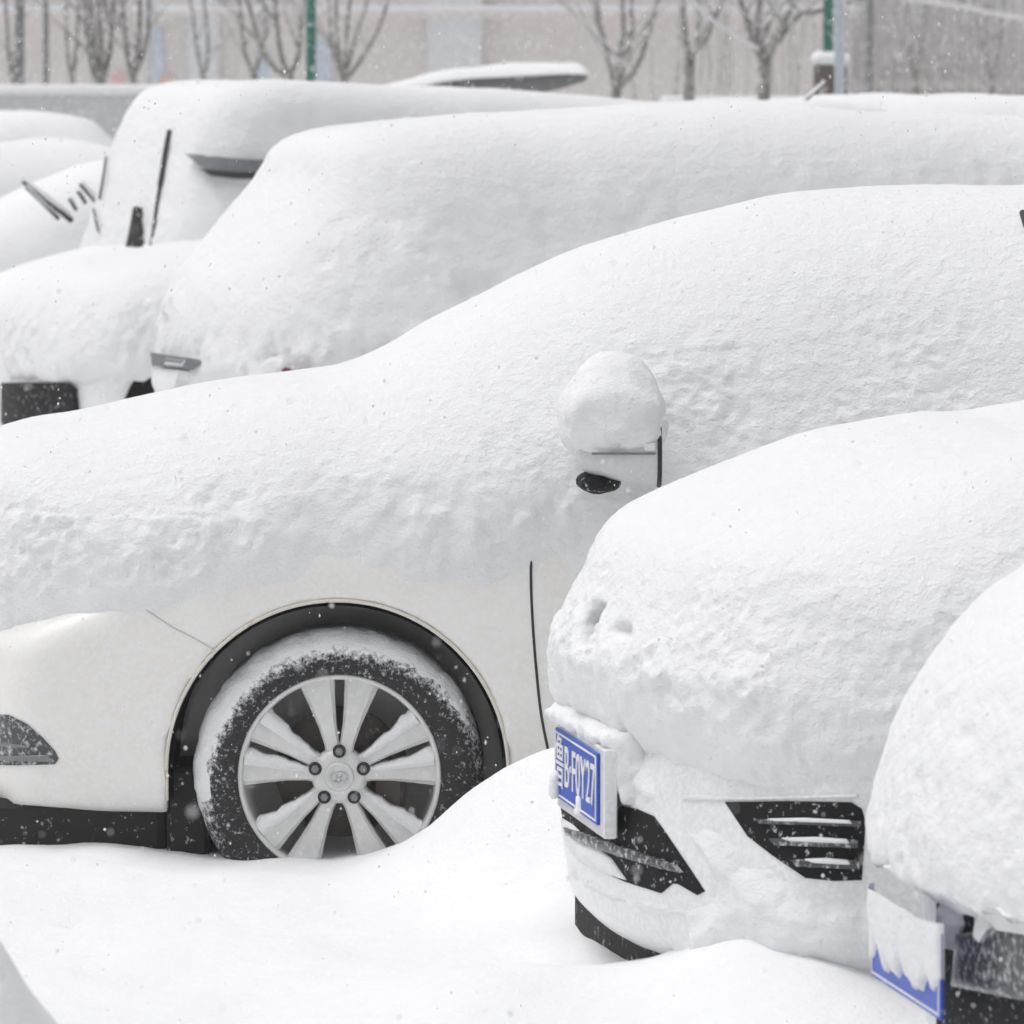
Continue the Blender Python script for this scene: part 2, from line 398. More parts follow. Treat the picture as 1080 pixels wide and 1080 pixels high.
def plate_text(car, parent, txt, size, depth, M4):
    cu = bpy.data.curves.new('plate_text', 'FONT'); cu.body = txt; cu.size = size; cu.extrude = depth; cu.align_x = 'CENTER'; cu.align_y = 'CENTER'
    tmp = bpy.data.objects.new('tmp', cu); COL.objects.link(tmp)
    bpy.context.view_layer.update()
    me = bpy.data.meshes.new_from_object(tmp.evaluated_get(bpy.context.evaluated_depsgraph_get()))
    bpy.data.objects.remove(tmp); me.materials.clear(); me.transform(M4)
    return link('plate_text', me, M['text'], parent)
from mathutils import Matrix, Vector
def licence_plate(car, center, yaw_extra, tilt, txt, w=.44, hgt=.14, holder=True):
    """plate at the nose, facing local -x"""
    rot = Matrix.Rotation(yaw_extra, 4, 'Z') @ Matrix.Rotation(tilt, 4, 'Y')
    T = Matrix.Translation(Vector(center)) @ rot
    b = MB(); b.box((-.004, -w/2, -hgt/2), (.002, w/2, hgt/2), .0015); p = b.build('licence_plate', M['blue'], car.o); p.data.transform(T)
    # white rim line
    b = MB(); r = .0022
    for (a, c) in (((-w/2+.008, -hgt/2+.008), (w/2-.008, -hgt/2+.008)), ((w/2-.008, -hgt/2+.008), (w/2-.008, hgt/2-.008)), ((w/2-.008, hgt/2-.008), (-w/2+.008, hgt/2-.008)), ((-w/2+.008, hgt/2-.008), (-w/2+.008, -hgt/2+.008))):
        b.tube([(-.0045, a[0], a[1]), (-.0045, c[0], c[1])], r, 6)
    q = b.build('plate_rim', M['text'], p); q.data.transform(T)
    if holder:
        b = MB(); b.box((.0025, -w/2-.035, -hgt/2-.022), (.03, w/2+.012, hgt/2+.012), .003); q = b.build('plate_holder', M['cool'], car.o); q.data.transform(T)
    # text runs from far side to near side as one reads it from the front
    base = Matrix(((0, 0, -1, -.0055), (-1, 0, 0, 0), (0, 1, 0, 0), (0, 0, 0, 1)))
    if txt: plate_text(car, p, txt, .118, .001, T @ base @ Matrix.Diagonal((.80, 1, 1, 1)))
    return p, T

# ================================================================== THE NEAR WHITE SEDAN WITH ITS WHEEL IN VIEW
sedan = Car('parked_car', (-1.40, 13.05), 0.0, 'snow-buried white sedan showing a silver alloy front wheel and door mirror')
body = Shape([(-.01, .46), (-.012, .56), (.03, .65), (.22, .73), (.6, .86), (1.07, .98), (1.25, 1.05), (1.6, 1.21), (2.0, 1.37), (2.4, 1.45), (2.8, 1.47), (3.3, 1.43), (3.9, 1.16), (4.2, 1.04), (4.52, 1.0), (4.62, .8), (4.6, .5)],
             [(4.5, .25), (.25, .238), (.0, .245), (-.01, .30)], 4.62, [(0, .84), (.5, .90), (1.5, .905), (3.5, .905), (4.6, .84)], .90, .62, .34, .2, .07, .25)
HUB = np.array([1.004, 0, .333]); ARC = HUB+np.array([-.005, 0, .013]); AR = .392
def arch(P):
    c = np.hypot(P[:, 0]-ARC[0], P[:, 2]-ARC[2])-AR
    c = np.where(P[:, 2] < ARC[2], np.minimum(c, np.abs(P[:, 0]-ARC[0])-AR), c)
    return np.maximum(c, P[:, 1]+.55)
body.cuts.append(arch)
V, Fq = body.mesh(.016, (-.15, -1.02, .1), (4.8, 1.02, 1.6)); link('body', mesh_np(V, Fq), M['white'], sedan.o)
body.cuts.clear()
ysurf = lambda x, z: -float(sedan.trace(body, [(CX+(x-1.40)*460, HY+(CZ-z)*460)])[0][0][1])
# arch lip following the fender, and the black liner behind it
pts = []
for a in np.linspace(-.05, math.pi+.06, 60):
    x, z = ARC[0]+AR*math.cos(a), ARC[2]+AR*math.sin(a)
    if a > math.pi: x = ARC[0]-AR; z = ARC[2]-(a-math.pi)*AR*3
    if a < 0: x = ARC[0]+AR; z = ARC[2]+a*AR
    pts.append((x, z))
g = np.array(pts); P = np.stack([g[:, 0], np.full(len(g), -1.2), g[:, 1]], 1)
for _ in range(60): P[:, 1] += body.sdf(P)*.7
b = MB(); b.tube([p+np.array([0, .004, 0]) for p in P], .0042, 8); b.build('arch_lip', M['lip'], sedan.o)
b = MB(); V = []; n = len(P); dep = .42
for i, p in enumerate(P):
    q = np.array([ARC[0], 0, ARC[2]]); r = (p-q)*np.array([1, 0, 1]); k = (AR-.012)/np.linalg.norm(r) if p[2] > ARC[2] else 1
    s_ = q+r*k if p[2] > ARC[2] else np.array([p[0]+(.012 if p[0] < ARC[0] else -.012), 0, p[2]])
    V += [(s_[0], p[1]+.012, s_[2]), (s_[0], p[1]+dep, s_[2])]
b.add(V, [(2*i, 2*i+1, 2*i+3, 2*i+2) for i in range(n-1)], True)
b.box((ARC[0]-AR, -.50, .1), (ARC[0]+AR, -.48, ARC[2]+AR*.99)); b.build('wheel_arch_liner', M['liner'], sedan.o)
b = MB(); b.box((.12, -.79, .06), (.60, .79, .268), .02); b.box((1.41, -.80, .06), (4.4, .80, .268), .02); b.box((.603, -.80, .04), (.70, .80, .34), .01); b.build('underbody', M['dirty'], sedan.o)
for lo_, hi_ in (((1.395, -.875, .10), (1.43, -.70, .40)),):
    b = MB(); b.box(lo_, hi_, .008); b.build('splash_guard', M['dirty'], sedan.o)
# wheel
wy = -.875
wc = (HUB[0], wy, HUB[2])
b = MB()
b.lathe([(.236, .022), (.2345, .002), (.229, -.004), (.222, .002), (.219, .022), (.217, .06)], wc, 96)
b.lathe([(.217, .06), (.212, .16), (.06, .165), (0.005, .165)], wc, 64)
def spoke(b, c, ang, wid):
    r0, r1 = .038, .222; ca, sa = math.cos(ang), math.sin(ang); V = []
    for r, w, yf, yb in ((r0, .020, -.004, .05), (.075, .017, .002, .05), (.12, .021, .004, .055), (.17, .030, .004, .06), (r1, .041, .008, .05)):
        w *= wid
        for (t, y) in ((-w, yb), (-w, yf+.010), (-w*.72, yf), (w*.72, yf), (w, yf+.010), (w, yb)):
            V.append((c[0]+r*ca-t*sa, c[1]+y, c[2]+r*sa+t*ca))
    Fs = [(k*6+i, k*6+(i+1) % 6, k*6+6+(i+1) % 6, k*6+6+i) for k in range(4) for i in range(6)]
    b.add(V, Fs)
SP = [math.radians(90+72*k+d) for k in range(5) for d in (-13.5, 13.5)]
for a in SP: spoke(b, wc, a, 1.0)
b.lathe([(.066, .03), (.062, .0), (.050, -.006), (.034, -.008)], wc, 48)
wheel = b.build('wheel', M['alloy'], sedan.o)
b = MB(); tp = [(.218, .05), (.226, .012), (.236, -.004), (.262, -.012), (.292, -.008), (.312, .006), (.324, .022), (.330, .040), (.331, .16), (.318, .185), (.23, .195)]
b.lathe(tp, wc, 128); b.build('tyre', M['tyre'], wheel)
b = MB(); b.lathe([(.150, .10), (.150, .085), (.06, .085)], wc, 64); b.build('brake_disc', M['disc'], wheel)
b = MB(); b.box((wc[0]+.07, wc[1]+.066, wc[2]-.10), (wc[0]+.15, wc[1]+.12, wc[2]+.09), .012); b.build('brake_caliper', M['disc'], wheel)
b = MB(); b.lathe([(.034, -.006), (.033, -.012), (.028, -.014), (.0265, -.0125), (.001, -.0135)], wc, 48); cap = b.build('hub_cap', M['alloy'], wheel)
b = MB(); ring = [(wc[0]+.019*math.cos(t), wc[1]-.0145, wc[2]+.0125*math.sin(t)) for t in np.linspace(0, 2*math.pi, 33)]; b.tube(ring, .0016, 6, False)
for dx in (-.006, .006): b.tube([(wc[0]+dx-.002, wc[1]-.0145, wc[2]-.009), (wc[0]+dx+.002, wc[1]-.0145, wc[2]+.009)], .0016, 6)
b.tube([(wc[0]-.006, wc[1]-.0145, wc[2]-.002), (wc[0]+.006, wc[1]-.0145, wc[2]+.002)], .0016, 6); b.build('emblem', M['chrome'], cap)
for k in range(5):
    a = math.radians(90+72*k); c = (wc[0]+.058*math.cos(a), wc[1], wc[2]+.058*math.sin(a))
    b = MB(); b.lathe([(.0155, .002), (.0150, -.0085), (.0125, -.0088), (.0003, -.0088)], c, 24); q = b.build('nut_recess', M['clean_black'], wheel)
    b = MB(); b.lathe([(.0095, -.0088), (.0095, -.013), (.0075, -.0145), (.0003, -.0145)], c, 6); b.build('wheel_nut', M['steel'], wheel)
# snow plastered on the upper tyre wall and lying on the spokes
b = MB()
def jit(a, j): return .004*float(vn(np.array([[math.cos(a)*.33*1., j*.3, math.sin(a)*.33]]), 45, 4)[0]) if j not in (0, 8) else 0
def crust(a0, a1, n):
    V = []; Fs = []
    base = [(.297, -.0050), (.305, .001), (.313, .007), (.324, .022), (.330, .040), (.331, .06), (.331, .15)]
    for i in range(n+1):
        a = a0+(a1-a0)*i/n; e = min(1, (a-a0)/.5, (a1-a)/.35)*1.0; e = max(0, e)**.6
        for j, (r, y) in enumerate(base):
            p = np.array([[math.cos(a)*r, y, math.sin(a)*r]]); nn = float(fbm(p, 32, 2, 4)[0])
            th = (.0, .0025, .0045, .006, .007, .007, .006)[j]*e*(1+.25*nn)+.0025*nn-.0012-.004*(1-e)
            jr = (.005, .2, .6, .85, 1, 1, 1)[j]
            V.append((wc[0]+(r+th*jr)*math.cos(a), wc[1]+y-th*(1-jr*.75), wc[2]+(r+th*jr)*math.sin(a)))
    k = len(base)
    for i in range(n):
        for j in range(k-1): Fs.append((i*k+j, i*k+j+1, (i+1)*k+j+1, (i+1)*k+j))
    b.add(V, Fs, True)
crust(math.radians(15), math.radians(200), 520); b.build('snow_crust', M['snow'], wheel)
for a in SP:
    b = MB(); ca, sa = math.cos(a), math.sin(a)
    if abs(ca) < .55: continue
    up = 1 if ca > 0 else -1; V = []; n = 16
    for i in range(n+1):
        t = i/n; r = .07+.15*t; w = np.interp(r, [.075, .12, .17, .222], [.017, .019, .026, .036]); th = (.003+.021*t**1.3*abs(ca))*(1-max(0, t-.93)*6)*max(0, min(1, t*6)); 
        th *= 1+.5*float(vn(np.array([[r*ca, a, r*sa]]), 60, 2)[0])
        for (tt, y) in ((w*.25, .003), (w*.55, -.002), (w*.8+th*.4, .003), (w*.85+th, .012), (w*.85+th, .05), (w*.8, .058)):
            V.append((wc[0]+r*ca-tt*up*sa, wc[1]+y, wc[2]+r*sa+tt*up*ca))
    b.add(V, [(i*6+j, i*6+j+1, i*6+7+j, i*6+6+j) for i in range(n) for j in range(5)], True); b.build('spoke_snow', M['snow'], wheel)
# seams, fog lamp, mirror
sedan.seam('bumper_seam', body, [(150, 640), (180, 660), (205, 673), (226, 686)], .0020, M['wall_grey'])
sedan.seam('door_seam', body, [(561, 560), (560, 610), (562, 660), (566, 710), (571, 755), (580, 800)], .0032, M['clean_black'])
sedan.seam('bumper_edge', body, [(-40, 846), (30, 851), (100, 857), (176, 862)], .004, M['dirty'])
fog = sedan.patch('fog_lamp', body, [(-70, 752), (-20, 752), (10, 754), (28, 763), (45, 778), (58, 792), (62, 800), (58, 806), (20, 807), (-70, 806)], M['lens'], .003, 0, step=2.5)
sedan.patch('fog_lamp_trim', body, [(-70, 797), (20, 797), (50, 796), (56, 800), (54, 803), (10, 802), (-70, 803)], M['steel'], .006, 0, step=2, parent=fog)
sedan.patch('fog_lamp_bar', body, [(-60, 783), (0, 783), (28, 786), (28, 789), (0, 787), (-60, 787)], M['steel'], .004, 0, step=2, parent=fog)

sed_snow = Shape([(.06, .50), (-.02, .62), (-.03, .78), (.0, .93), (.04, 1.02)]+sedan.px([(0, 452), (60, 441), (130, 426), (200, 411), (300, 398), (350, 392), (400, 375), (450, 347), (500, 321), (560, 289), (620, 261), (680, 240), (740, 223), (800, 210), (860, 203), (920, 199), (1000, 197), (1080, 196)])
                 + [(2.95, 1.68), (3.35, 1.66), (3.75, 1.52), (4.1, 1.33), (4.45, 1.24), (4.64, 1.08), (4.7, .85), (4.65, .6)],
                 [(4.5, .40), (.3, .40)], 4.68, [(0, .845), (.5, .905), (1.5, .91), (3.5, .91), (4.6, .845)], .93, .43, .34, .2, .40, .4)
sed_snow.plan[:, 1] += .022
def arch_snow(P):
    c = np.hypot(P[:, 0]-ARC[0], P[:, 2]-ARC[2])-AR-.02
    return np.maximum(np.where(P[:, 2] < ARC[2], np.minimum(c, np.abs(P[:, 0]-ARC[0])-AR-.004), c), P[:, 1]+.5)
def sed_edge(x): return np.interp(x, [.1, .25, .4, .58, .8, 1.1, 1.3, 1.5, 1.7, 2.4, 4.6], [.63, .655, .69, .73, .81, .845, .85, .88, .87, .80, .74])
snow_on(sedan, sed_snow, .016, (-.2, -1.1, .38), (4.9, 1.1, 1.85), std_disp(sed_edge, .026, .0085, .010, .24, 1, .09), M['snow'], fine=True, drop=arch_snow)

# door mirror
my = -1.075; mc = np.array([1.40+.226+.012, my, 1.085])
b = MB(); V = []; Fs = []; nu, nv = 28, 20
for i in range(nu):
    a = 2*math.pi*i/nu
    for j in range(nv+1):
        t = j/nv
        r = math.sin(min(1, t*1.02)*math.pi/2)**.24 if t < .999 else .97
        x = -.095+.185*t
        cy, cz = math.cos(a), math.sin(a); sq = (abs(cy)**2.6+abs(cz)**2.6)**(-1/2.6)
        V.append((mc[0]+x, mc[1]+.105*r*cy*sq, mc[2]+(.072 if cz > 0 else .070-.014*(1-t))*r*cz*sq))
for i in range(nu):
    for j in range(nv): Fs.append((i*(nv+1)+j, ((i+1) % nu)*(nv+1)+j, ((i+1) % nu)*(nv+1)+j+1, i*(nv+1)+j+1))
b.add(V, Fs, True); mir = b.build('door_mirror', paint_mat('mirror_white_reflecting_ground', (.60, .615, .615), .3, .12), sedan.o)  # white shell darkened in colour to show the ground it reflects
b = MB(); rim = []
for a in np.linspace(0, 2*math.pi, 49):
    cy, cz = math.cos(a), math.sin(a); sq = (abs(cy)**2.6+abs(cz)**2.6)**(-1/2.6); rim.append((mc[0]+.0925, mc[1]+.101*cy*sq, mc[2]+.069*cz*sq))
b.tube(rim, .0055, 8, False); b.add([(mc[0]+.089, r[1], r[2]) for r in rim[:-1]], [tuple(range(48))]); b.build('mirror_glass', M['clean_black'], mir)
def mfoot(P):
    q = (P-np.array([mc[0]-.042, mc[1]+.03, mc[2]-.064]))/np.array([.050, .10, .026]); return (np.linalg.norm(q, axis=1)-1)*.035
bl = Blob(mfoot); V, Fq = bl.mesh(.008, (mc[0]-.15, mc[1]-.2, mc[2]-.12), (mc[0]+.1, mc[1]+.3, mc[2]+.02)); V = V+bl.grad(V)*(.004*fbm(V, 30, 2, 2))[:, None]
link('mirror_foot', mesh_np(V, Fq), M['black'], mir)
b = MB(); b.box((mc[0]-.06, mc[1]-.108, mc[2]+.006), (mc[0]+.084, mc[1]-.098, mc[2]+.011), .001); b.build('mirror_seam', M['steel'], mir)
b = MB(); b.box((mc[0]+.058, mc[1]-.109, mc[2]+.014), (mc[0]+.083, mc[1]-.097, mc[2]+.033), .003); b.build('turn_signal', M['text'], mir)
def mcap(P):
    q = (P-np.array([mc[0]-.004, mc[1]+.028, mc[2]+.112]))/np.array([.092, .120, .116]); d = ((np.abs(q)**2.5).sum(1)**.4-1)*.105
    q2 = np.abs(P-np.array([mc[0]-.014, mc[1]+.0, mc[2]+.080]))-np.array([.070, .072, .024]); d2 = np.linalg.norm(np.maximum(q2, 0), axis=1)+np.minimum(q2.max(1), 0)-.026
    k = .08; h = np.clip(.5+.5*(d2-d)/k, 0, 1); d = d2+(d-d2)*h-k*h*(1-h)
    bridge = np.linalg.norm((P-np.array([mc[0]-.02, mc[1]+.14, mc[2]+.07]))/np.array([1, 1.6, 1.]), axis=1)-.088
    h = np.clip(.5+.5*(bridge-d)/k, 0, 1); return bridge+(d-bridge)*h-k*h*(1-h)
bl = Blob(mcap); V, Fq = bl.mesh(.009, (mc[0]-.2, mc[1]-.2, mc[2]-.05), (mc[0]+.2, mc[1]+.35, mc[2]+.32)); N = bl.grad(V)
V = V+N*(.006*fbm(V, 14, 2, 3)+.007*billow(V, 30, 8)*np.exp(-((V[:, 2]-mc[2]-.05)/.05)**2))[:, None]
link('mirror_snow', mesh_np(V, Fq), M['snow'], mir)
b = MB(); rr = sedan.trace(sed_snow, [(1078, 224), (1083, 236), (1090, 246), (1110, 252), (1160, 254)])[0]; b.tube([p+np.array([0, -.012, 0]) for p in rr], [.008, .011, .012, .012, .010], 8); b.build('roof_rail', M['clean_black'], sedan.o)

# ================================================================== THE WHITE SEDAN WITH THE BLUE PLATE
plate_car = Car('parked_car', (.19, 10.57), math.radians(13), 'snow-capped white car at the right with a blue licence plate and black bumper grilles')
pb = Shape([(-.05, .36), (-.055, .45), (-.045, .54), (-.02, .62), (.04, .72), (.12, .82), (.35, .92), (.8, .98), (1.2, 1.03), (1.7, 1.3), (2.2, 1.44), (2.7, 1.47), (3.2, 1.43), (3.8, 1.12), (4.4, 1.03), (4.55, .8), (4.55, .5)],
           [(4.45, .25), (.35, .22), (.02, .222), (-.035, .275)], 4.56, [(0, .80), (.4, .885), (1.5, .89), (3.5, .89), (4.5, .82)], .9, .36, .36, .2, .07, .2)
V, Fq = pb.mesh(.018, (-.15, -1., .1), (4.75, 1., 1.6)); link('body', mesh_np(V, Fq), M['cool'], plate_car.o)
b = MB(); b.box((.06, -.30, .02), (4.4, .55, .262), .03); b.build('underbody', M['dirty'], plate_car.o)
ps = Shape([(.02, .50), (-.045, .60), (-.07, .68), (-.075, .76)]+plate_car.px([(574, 672), (590, 640), (604, 612), (619, 580), (640, 552), (680, 529), (740, 505), (800, 484), (860, 464), (940, 449), (1000, 442), (1080, 440)], 30, 10)
           + [(1.4, 1.30), (1.8, 1.47), (2.2, 1.62), (2.7, 1.67), (3.2, 1.63), (3.8, 1.34), (4.4, 1.22), (4.6, 1.0), (4.6, .7)],
           [(4.5, .45), (.3, .42), (.1, .46)], 4.6, [(0, .83), (.4, .90), (1.5, .905), (3.5, .905), (4.5, .83)], .9, .40, .34, .2, .26, .4)
ps.plan[:, 1] += .022
hp = plate_car.trace(ps, [(621, 660), (655, 664), (636, 664)])[0]
def holes(P):
    a, c, e = hp; i = np.array([1, 0, 0.])
    d1 = np.linalg.norm((P-a-i*.03)/np.array([1.9, .95, .8]), axis=1)*1-.056
    d2 = np.linalg.norm((P-c-i*.0)/np.array([1.2, 1.5, .5]), axis=1)-.028
    k = .03; h = np.clip(.5+.5*(d2-d1)/k, 0, 1); return d2+(d1-d2)*h-k*h*(1-h)
ps.kc = .012; ps.cuts.append(holes)
snow_on(plate_car, ps, .014, (-.25, -1.05, .4), (4.8, 1.05, 1.85), std_disp(lambda x: .60+.0*x, .03, .0085, .010, .17, 11, .06), M['snow'], fine=True)
ps.cuts.clear()
b = MB(); b.box((.0, -.25, .66), (.05, .33, .74), .01); b.box((.05, -.25, .77), (.16, .30, .90), .01); b.build('nose_grille_hole_dark', M['black'], plate_car.o)  # grille, with an upper black block added to darken the snow hole
pl_, _ = licence_plate(plate_car, (-.066, -.02, .546), -.05, 0.0, '鲁B·F0Y27')
def cap_snow(P):
    def seg(a, c, rad, sc):
        a, c = np.array(a), np.array(c); t = np.clip(((P-a)@(c-a))/((c-a)@(c-a)), 0, 1); return np.linalg.norm((P-a-t[:, None]*(c-a))/np.array(sc), axis=1)-rad
    ds = [seg((-.053, .20, .648), (-.048, -.24, .642), .022, (1.3, 1, .7)), seg((-.018, -.262, .63), (-.008, -.275, .54), .024, (1.5, .6, 1)),
          seg((-.067, .165, .488), (-.067, .166, .520), .009, (1, 1.6, 1)), seg((-.067, -.053, .482), (-.067, -.053, .500), .011, (1, 1.8, 1))]
    d = ds[0]
    for e in ds[1:]: h = np.clip(.5+.5*(e-d)/.02, 0, 1); d = e+(d-e)*h-.02*h*(1-h)
    return d
bl = Blob(cap_snow); V, Fq = bl.mesh(.006, (-.16, -.36, .44), (.06, .27, .70)); V = V+bl.grad(V)*(.006*billow(V, 25, 3)+.004*vn(V, 60, 4))[:, None]
link('plate_snow', mesh_np(V, Fq), M['snow'], pl_)
lg = plate_car.patch('lower_grille', pb, [(592, 850), (640, 866), (656, 850), (672, 853), (690, 861), (701, 876), (744, 940), (736, 944), (712, 930), (698, 942), (660, 930), (620, 912), (598, 888)], M['black'], .002, 0, step=3)
plate_car.patch('grille_bar', pb, [(600, 872), (640, 886), (680, 900), (715, 912), (722, 920), (700, 915), (660, 903), (620, 890), (602, 880)], M['lens'], .012, .004, step=2.5, parent=lg)
plate_car.patch('grille_snow', pb, [(593, 862), (606, 870), (622, 886), (646, 905), (662, 928), (640, 921), (612, 908), (597, 888)], M['snow'], .004, .008, step=3, nz=.004, parent=lg)
fg = plate_car.patch('fog_grille', pb, [(765, 846), (830, 845), (898, 846), (909, 853), (913, 866), (909, 928), (880, 929), (850, 926), (815, 902), (789, 882)], M['black'], .002, 0, step=3)
for yy, x0, x1, t in ((868, 800, 908, 3.2), (889, 815, 905, 4.5), (911, 838, 906, 4.5)):
    plate_car.patch('grille_slat', pb, [(x0, yy-t), ((x0+x1)/2, yy-t-1), (x1, yy-t+1), (x1, yy+t), ((x0+x1)/2, yy+t-1), (x0+6, yy+t-2)], M['lens'], .012, .003, step=2.5, parent=fg)
    plate_car.patch('slat_snow', pb, [(x0+12, yy-t-1), ((x0+x1)/2, yy-t-2), (x1-12, yy-t), (x1-8, yy), ((x0+x1)/2, yy-t*.2), (x0+22, yy-t*.4)], M['snow'], .013, .006, edge=.008, step=2.2, nz=.004, parent=fg)
plate_car.patch('bumper_snow', pb, [(641, 790), (655, 770), (690, 790), (703, 838), (712, 852), (745, 870), (788, 894), (815, 914), (850, 936), (905, 940), (960, 950), (960, 1030), (690, 1030), (715, 962), (748, 950), (746, 940), (732, 915), (706, 874), (694, 860), (672, 849), (650, 844)], M['snow'], -.006, .030, .07, 3, .010, 16)
plate_car.patch('lip_snow', pb, [(596, 900), (620, 922), (660, 940), (700, 950), (740, 956), (735, 975), (690, 968), (650, 958), (615, 940), (598, 924)], M['snow'], -.004, .014, .03, 3, .006, 20)
plate_car.patch('bumper_crease', pb, [(720, 838), (780, 840), (840, 839), (905, 838), (905, 841), (840, 843), (780, 844), (722, 843)], M['cool'], .004, .004, .01, 2.5)

# ================================================================== THE NEAREST CAR, AT THE RIGHT EDGE
near = Car('parked_car', (.735, 8.50), math.radians(14), 'nearest car, cut by the right edge, snow hanging over its plate and dark grille')
nb = Shape([(.0, .35), (.0, .50), (.0, .60), (.03, .70), (.12, .80), (.4, .90), (.9, .96), (1.2, 1.0), (1.7, 1.28), (2.2, 1.42), (2.7, 1.44), (3.2, 1.4), (3.8, 1.1), (4.3, 1.0), (4.45, .8), (4.45, .5)],
           [(4.35, .25), (.35, .24), (.08, .26)], 4.46, [(0, .78), (.4, .87), (1.5, .88), (3.5, .88), (4.4, .8)], .9, .36, .30, .2, .07, .2)
V, Fq = nb.mesh(.022, (-.15, -1., .1), (4.65, 1., 1.6)); link('body', mesh_np(V, Fq), M['grey_paint'], near.o)
ns = Shape([(.03, .52), (-.045, .57), (-.06, .62)]+near.px([(909, 930), (911, 895), (917, 860), (926, 825), (945, 772), (975, 714), (1010, 668), (1050, 630), (1080, 612)], 60, 22)
           + [(.32, 1.16), (.6, 1.2), (1.2, 1.26), (1.7, 1.47), (2.2, 1.61), (2.7, 1.64), (3.2, 1.6), (3.8, 1.3), (4.3, 1.2), (4.5, 1.0), (4.5, .7)],
           [(4.4, .5), (.3, .5)], 4.5, [(0, .80), (.4, .88), (1.5, .895), (3.5, .895), (4.4, .82)], .9, .40, .27, .2, .24, .5)
ns.plan[:, 1] += .022
snow_on(near, ns, .016, (-.25, -1.05, .45), (4.7, 1.05, 1.8), std_disp(lambda x: .575, .03, .0075, .010, .09, 21, .035), M['snow'], fine=True)
p, T = licence_plate(near, (-.056, .155, .498), -.06, 0.0, '', holder=False)
near.patch('grille', nb, [(990, 945), (1010, 945), (1100, 935), (1100, 1130), (990, 1120)], M['black'], .004, 0, step=4)
near.patch('headlamp', nb, [(1015, 985), (1060, 978), (1110, 975), (1110, 1060), (1060, 1050), (1010, 1040)], M['lens'], .012, .006, step=4)
near.patch('grille_snow', nb, [(996, 955), (1014, 950), (1020, 975), (1012, 1002), (1002, 1000), (997, 980)], M['snow'], .01, .02, .02, 3, .006)
near.patch('lamp_snow', nb, [(1034, 955), (1050, 955), (1052, 985), (1044, 1000), (1036, 990)], M['snow'], .012, .018, .02, 3, .006)
b = MB(); V = []; ny, nz = 40, 24
for i in range(ny+1):
    yv = -.22+.44*i/ny; low = -.030+.030*float(vn(np.array([[yv, 0, 0.]]), 22, 3)[0])+.022*float(vn(np.array([[yv, 1., 0.]]), 60, 3)[0])
    for j in range(nz+1):
        zv = .085+(low-.085)*j/nz; th = .018*math.sqrt(max(0, 1-(j/nz)**3))*(min(1, (i+.3)/5, (ny-i+.3)/5))+.0035*float(fbm(np.array([[0, yv, zv*.35]]), 40, 2, 9)[0])*(j < nz)
        V.append((-.0045-th-.001, yv, zv))
nn = (ny+1)*(nz+1); V += [(.002, v[1], v[2]) for v in V]
Fs = [(i*(nz+1)+j, i*(nz+1)+j+1, (i+1)*(nz+1)+j+1, (i+1)*(nz+1)+j) for i in range(ny) for j in range(nz)]
Fs += [(i*(nz+1)+nz, nn+i*(nz+1)+nz, nn+(i+1)*(nz+1)+nz, (i+1)*(nz+1)+nz) for i in range(ny)]
Fs += [(i*(nz+1)+j, nn+i*(nz+1)+j, nn+i*(nz+1)+j+1, i*(nz+1)+j+1) for i in (0, ny) for j in range(nz)]
b.add(V, Fs, True); q = b.build('plate_snow', M['snow'], p); q.data.transform(T)

# ================================================================== THE HATCHBACK BEHIND THE SEDAN
suv = Car('parked_car', (-1.08, 18.7), math.radians(18), 'tall hatchback with snowed-over rear window and a speck of red tail lamp', 'car')
sb = Shape([(.02, .5), (.0, .75), (.03, .98), (.16, 1.15), (.33, 1.42), (.42, 1.56), (.8, 1.62), (1.8, 1.66), (2.8, 1.60), (3.5, 1.2), (4.2, 1.05), (4.5, .9), (4.55, .6)],
           [(4.4, .3), (.2, .3)], 4.56, [(0, .86), (.5, .91), (3.5, .91), (4.5, .85)], .95, .30, .22, .3, .08, .3)
V, Fq = sb.mesh(.03, (-.2, -1., .2), (4.7, 1., 1.8)); link('body', mesh_np(V, Fq), M['white'], suv.o)
sv = Shape([(.0, .70), (-.03, .85)]+suv.px([(164, 405), (167, 370), (172, 332), (186, 295), (215, 255), (248, 216), (270, 188), (285, 160), (306, 143), (350, 132), (420, 126), (520, 119), (620, 114), (720, 112), (800, 113), (900, 118), (1000, 124), (1080, 130)], 24, 0)
           + [(3.45, 1.68), (3.9, 1.42), (4.3, 1.30), (4.58, 1.1), (4.6, .8)], [(4.5, .65), (.2, .65)], 4.62, [(0, .87), (.5, .93), (3.5, .93), (4.5, .86)], .98, .34, .20, .3, .30, .65)
sv.plan[:, 1] += .022
snow_on(suv, sv, .026, (-.3, -1.1, .66), (4.8, 1.1, 2.05), std_disp(lambda x: .86, .03, .018, .012, .06, 31, .05), M['snow'])
pl = suv.patch('plate_recess', sv, [(174, 374), (215, 380), (209, 391), (176, 388)], M['steel'], .055, 0, step=1.5, sink=.12)
suv.patch('plate_lamp_trim', sv, [(192, 380), (212, 382), (208, 389), (190, 387)], M['chrome'], .061, .004, step=1.2, parent=pl)
suv.patch('bumper_panel', sv, [(173, 389), (203, 392), (198, 405), (174, 408)], M['cool'], .048, 0, step=1.5, sink=.12)
suv.patch('tail_lamp', sv, [(303, 391), (307, 388.5), (313, 392), (321, 391), (328, 394), (334, 400), (334, 412), (303, 412)], M['red'], .040, .006, step=1., sink=.12)

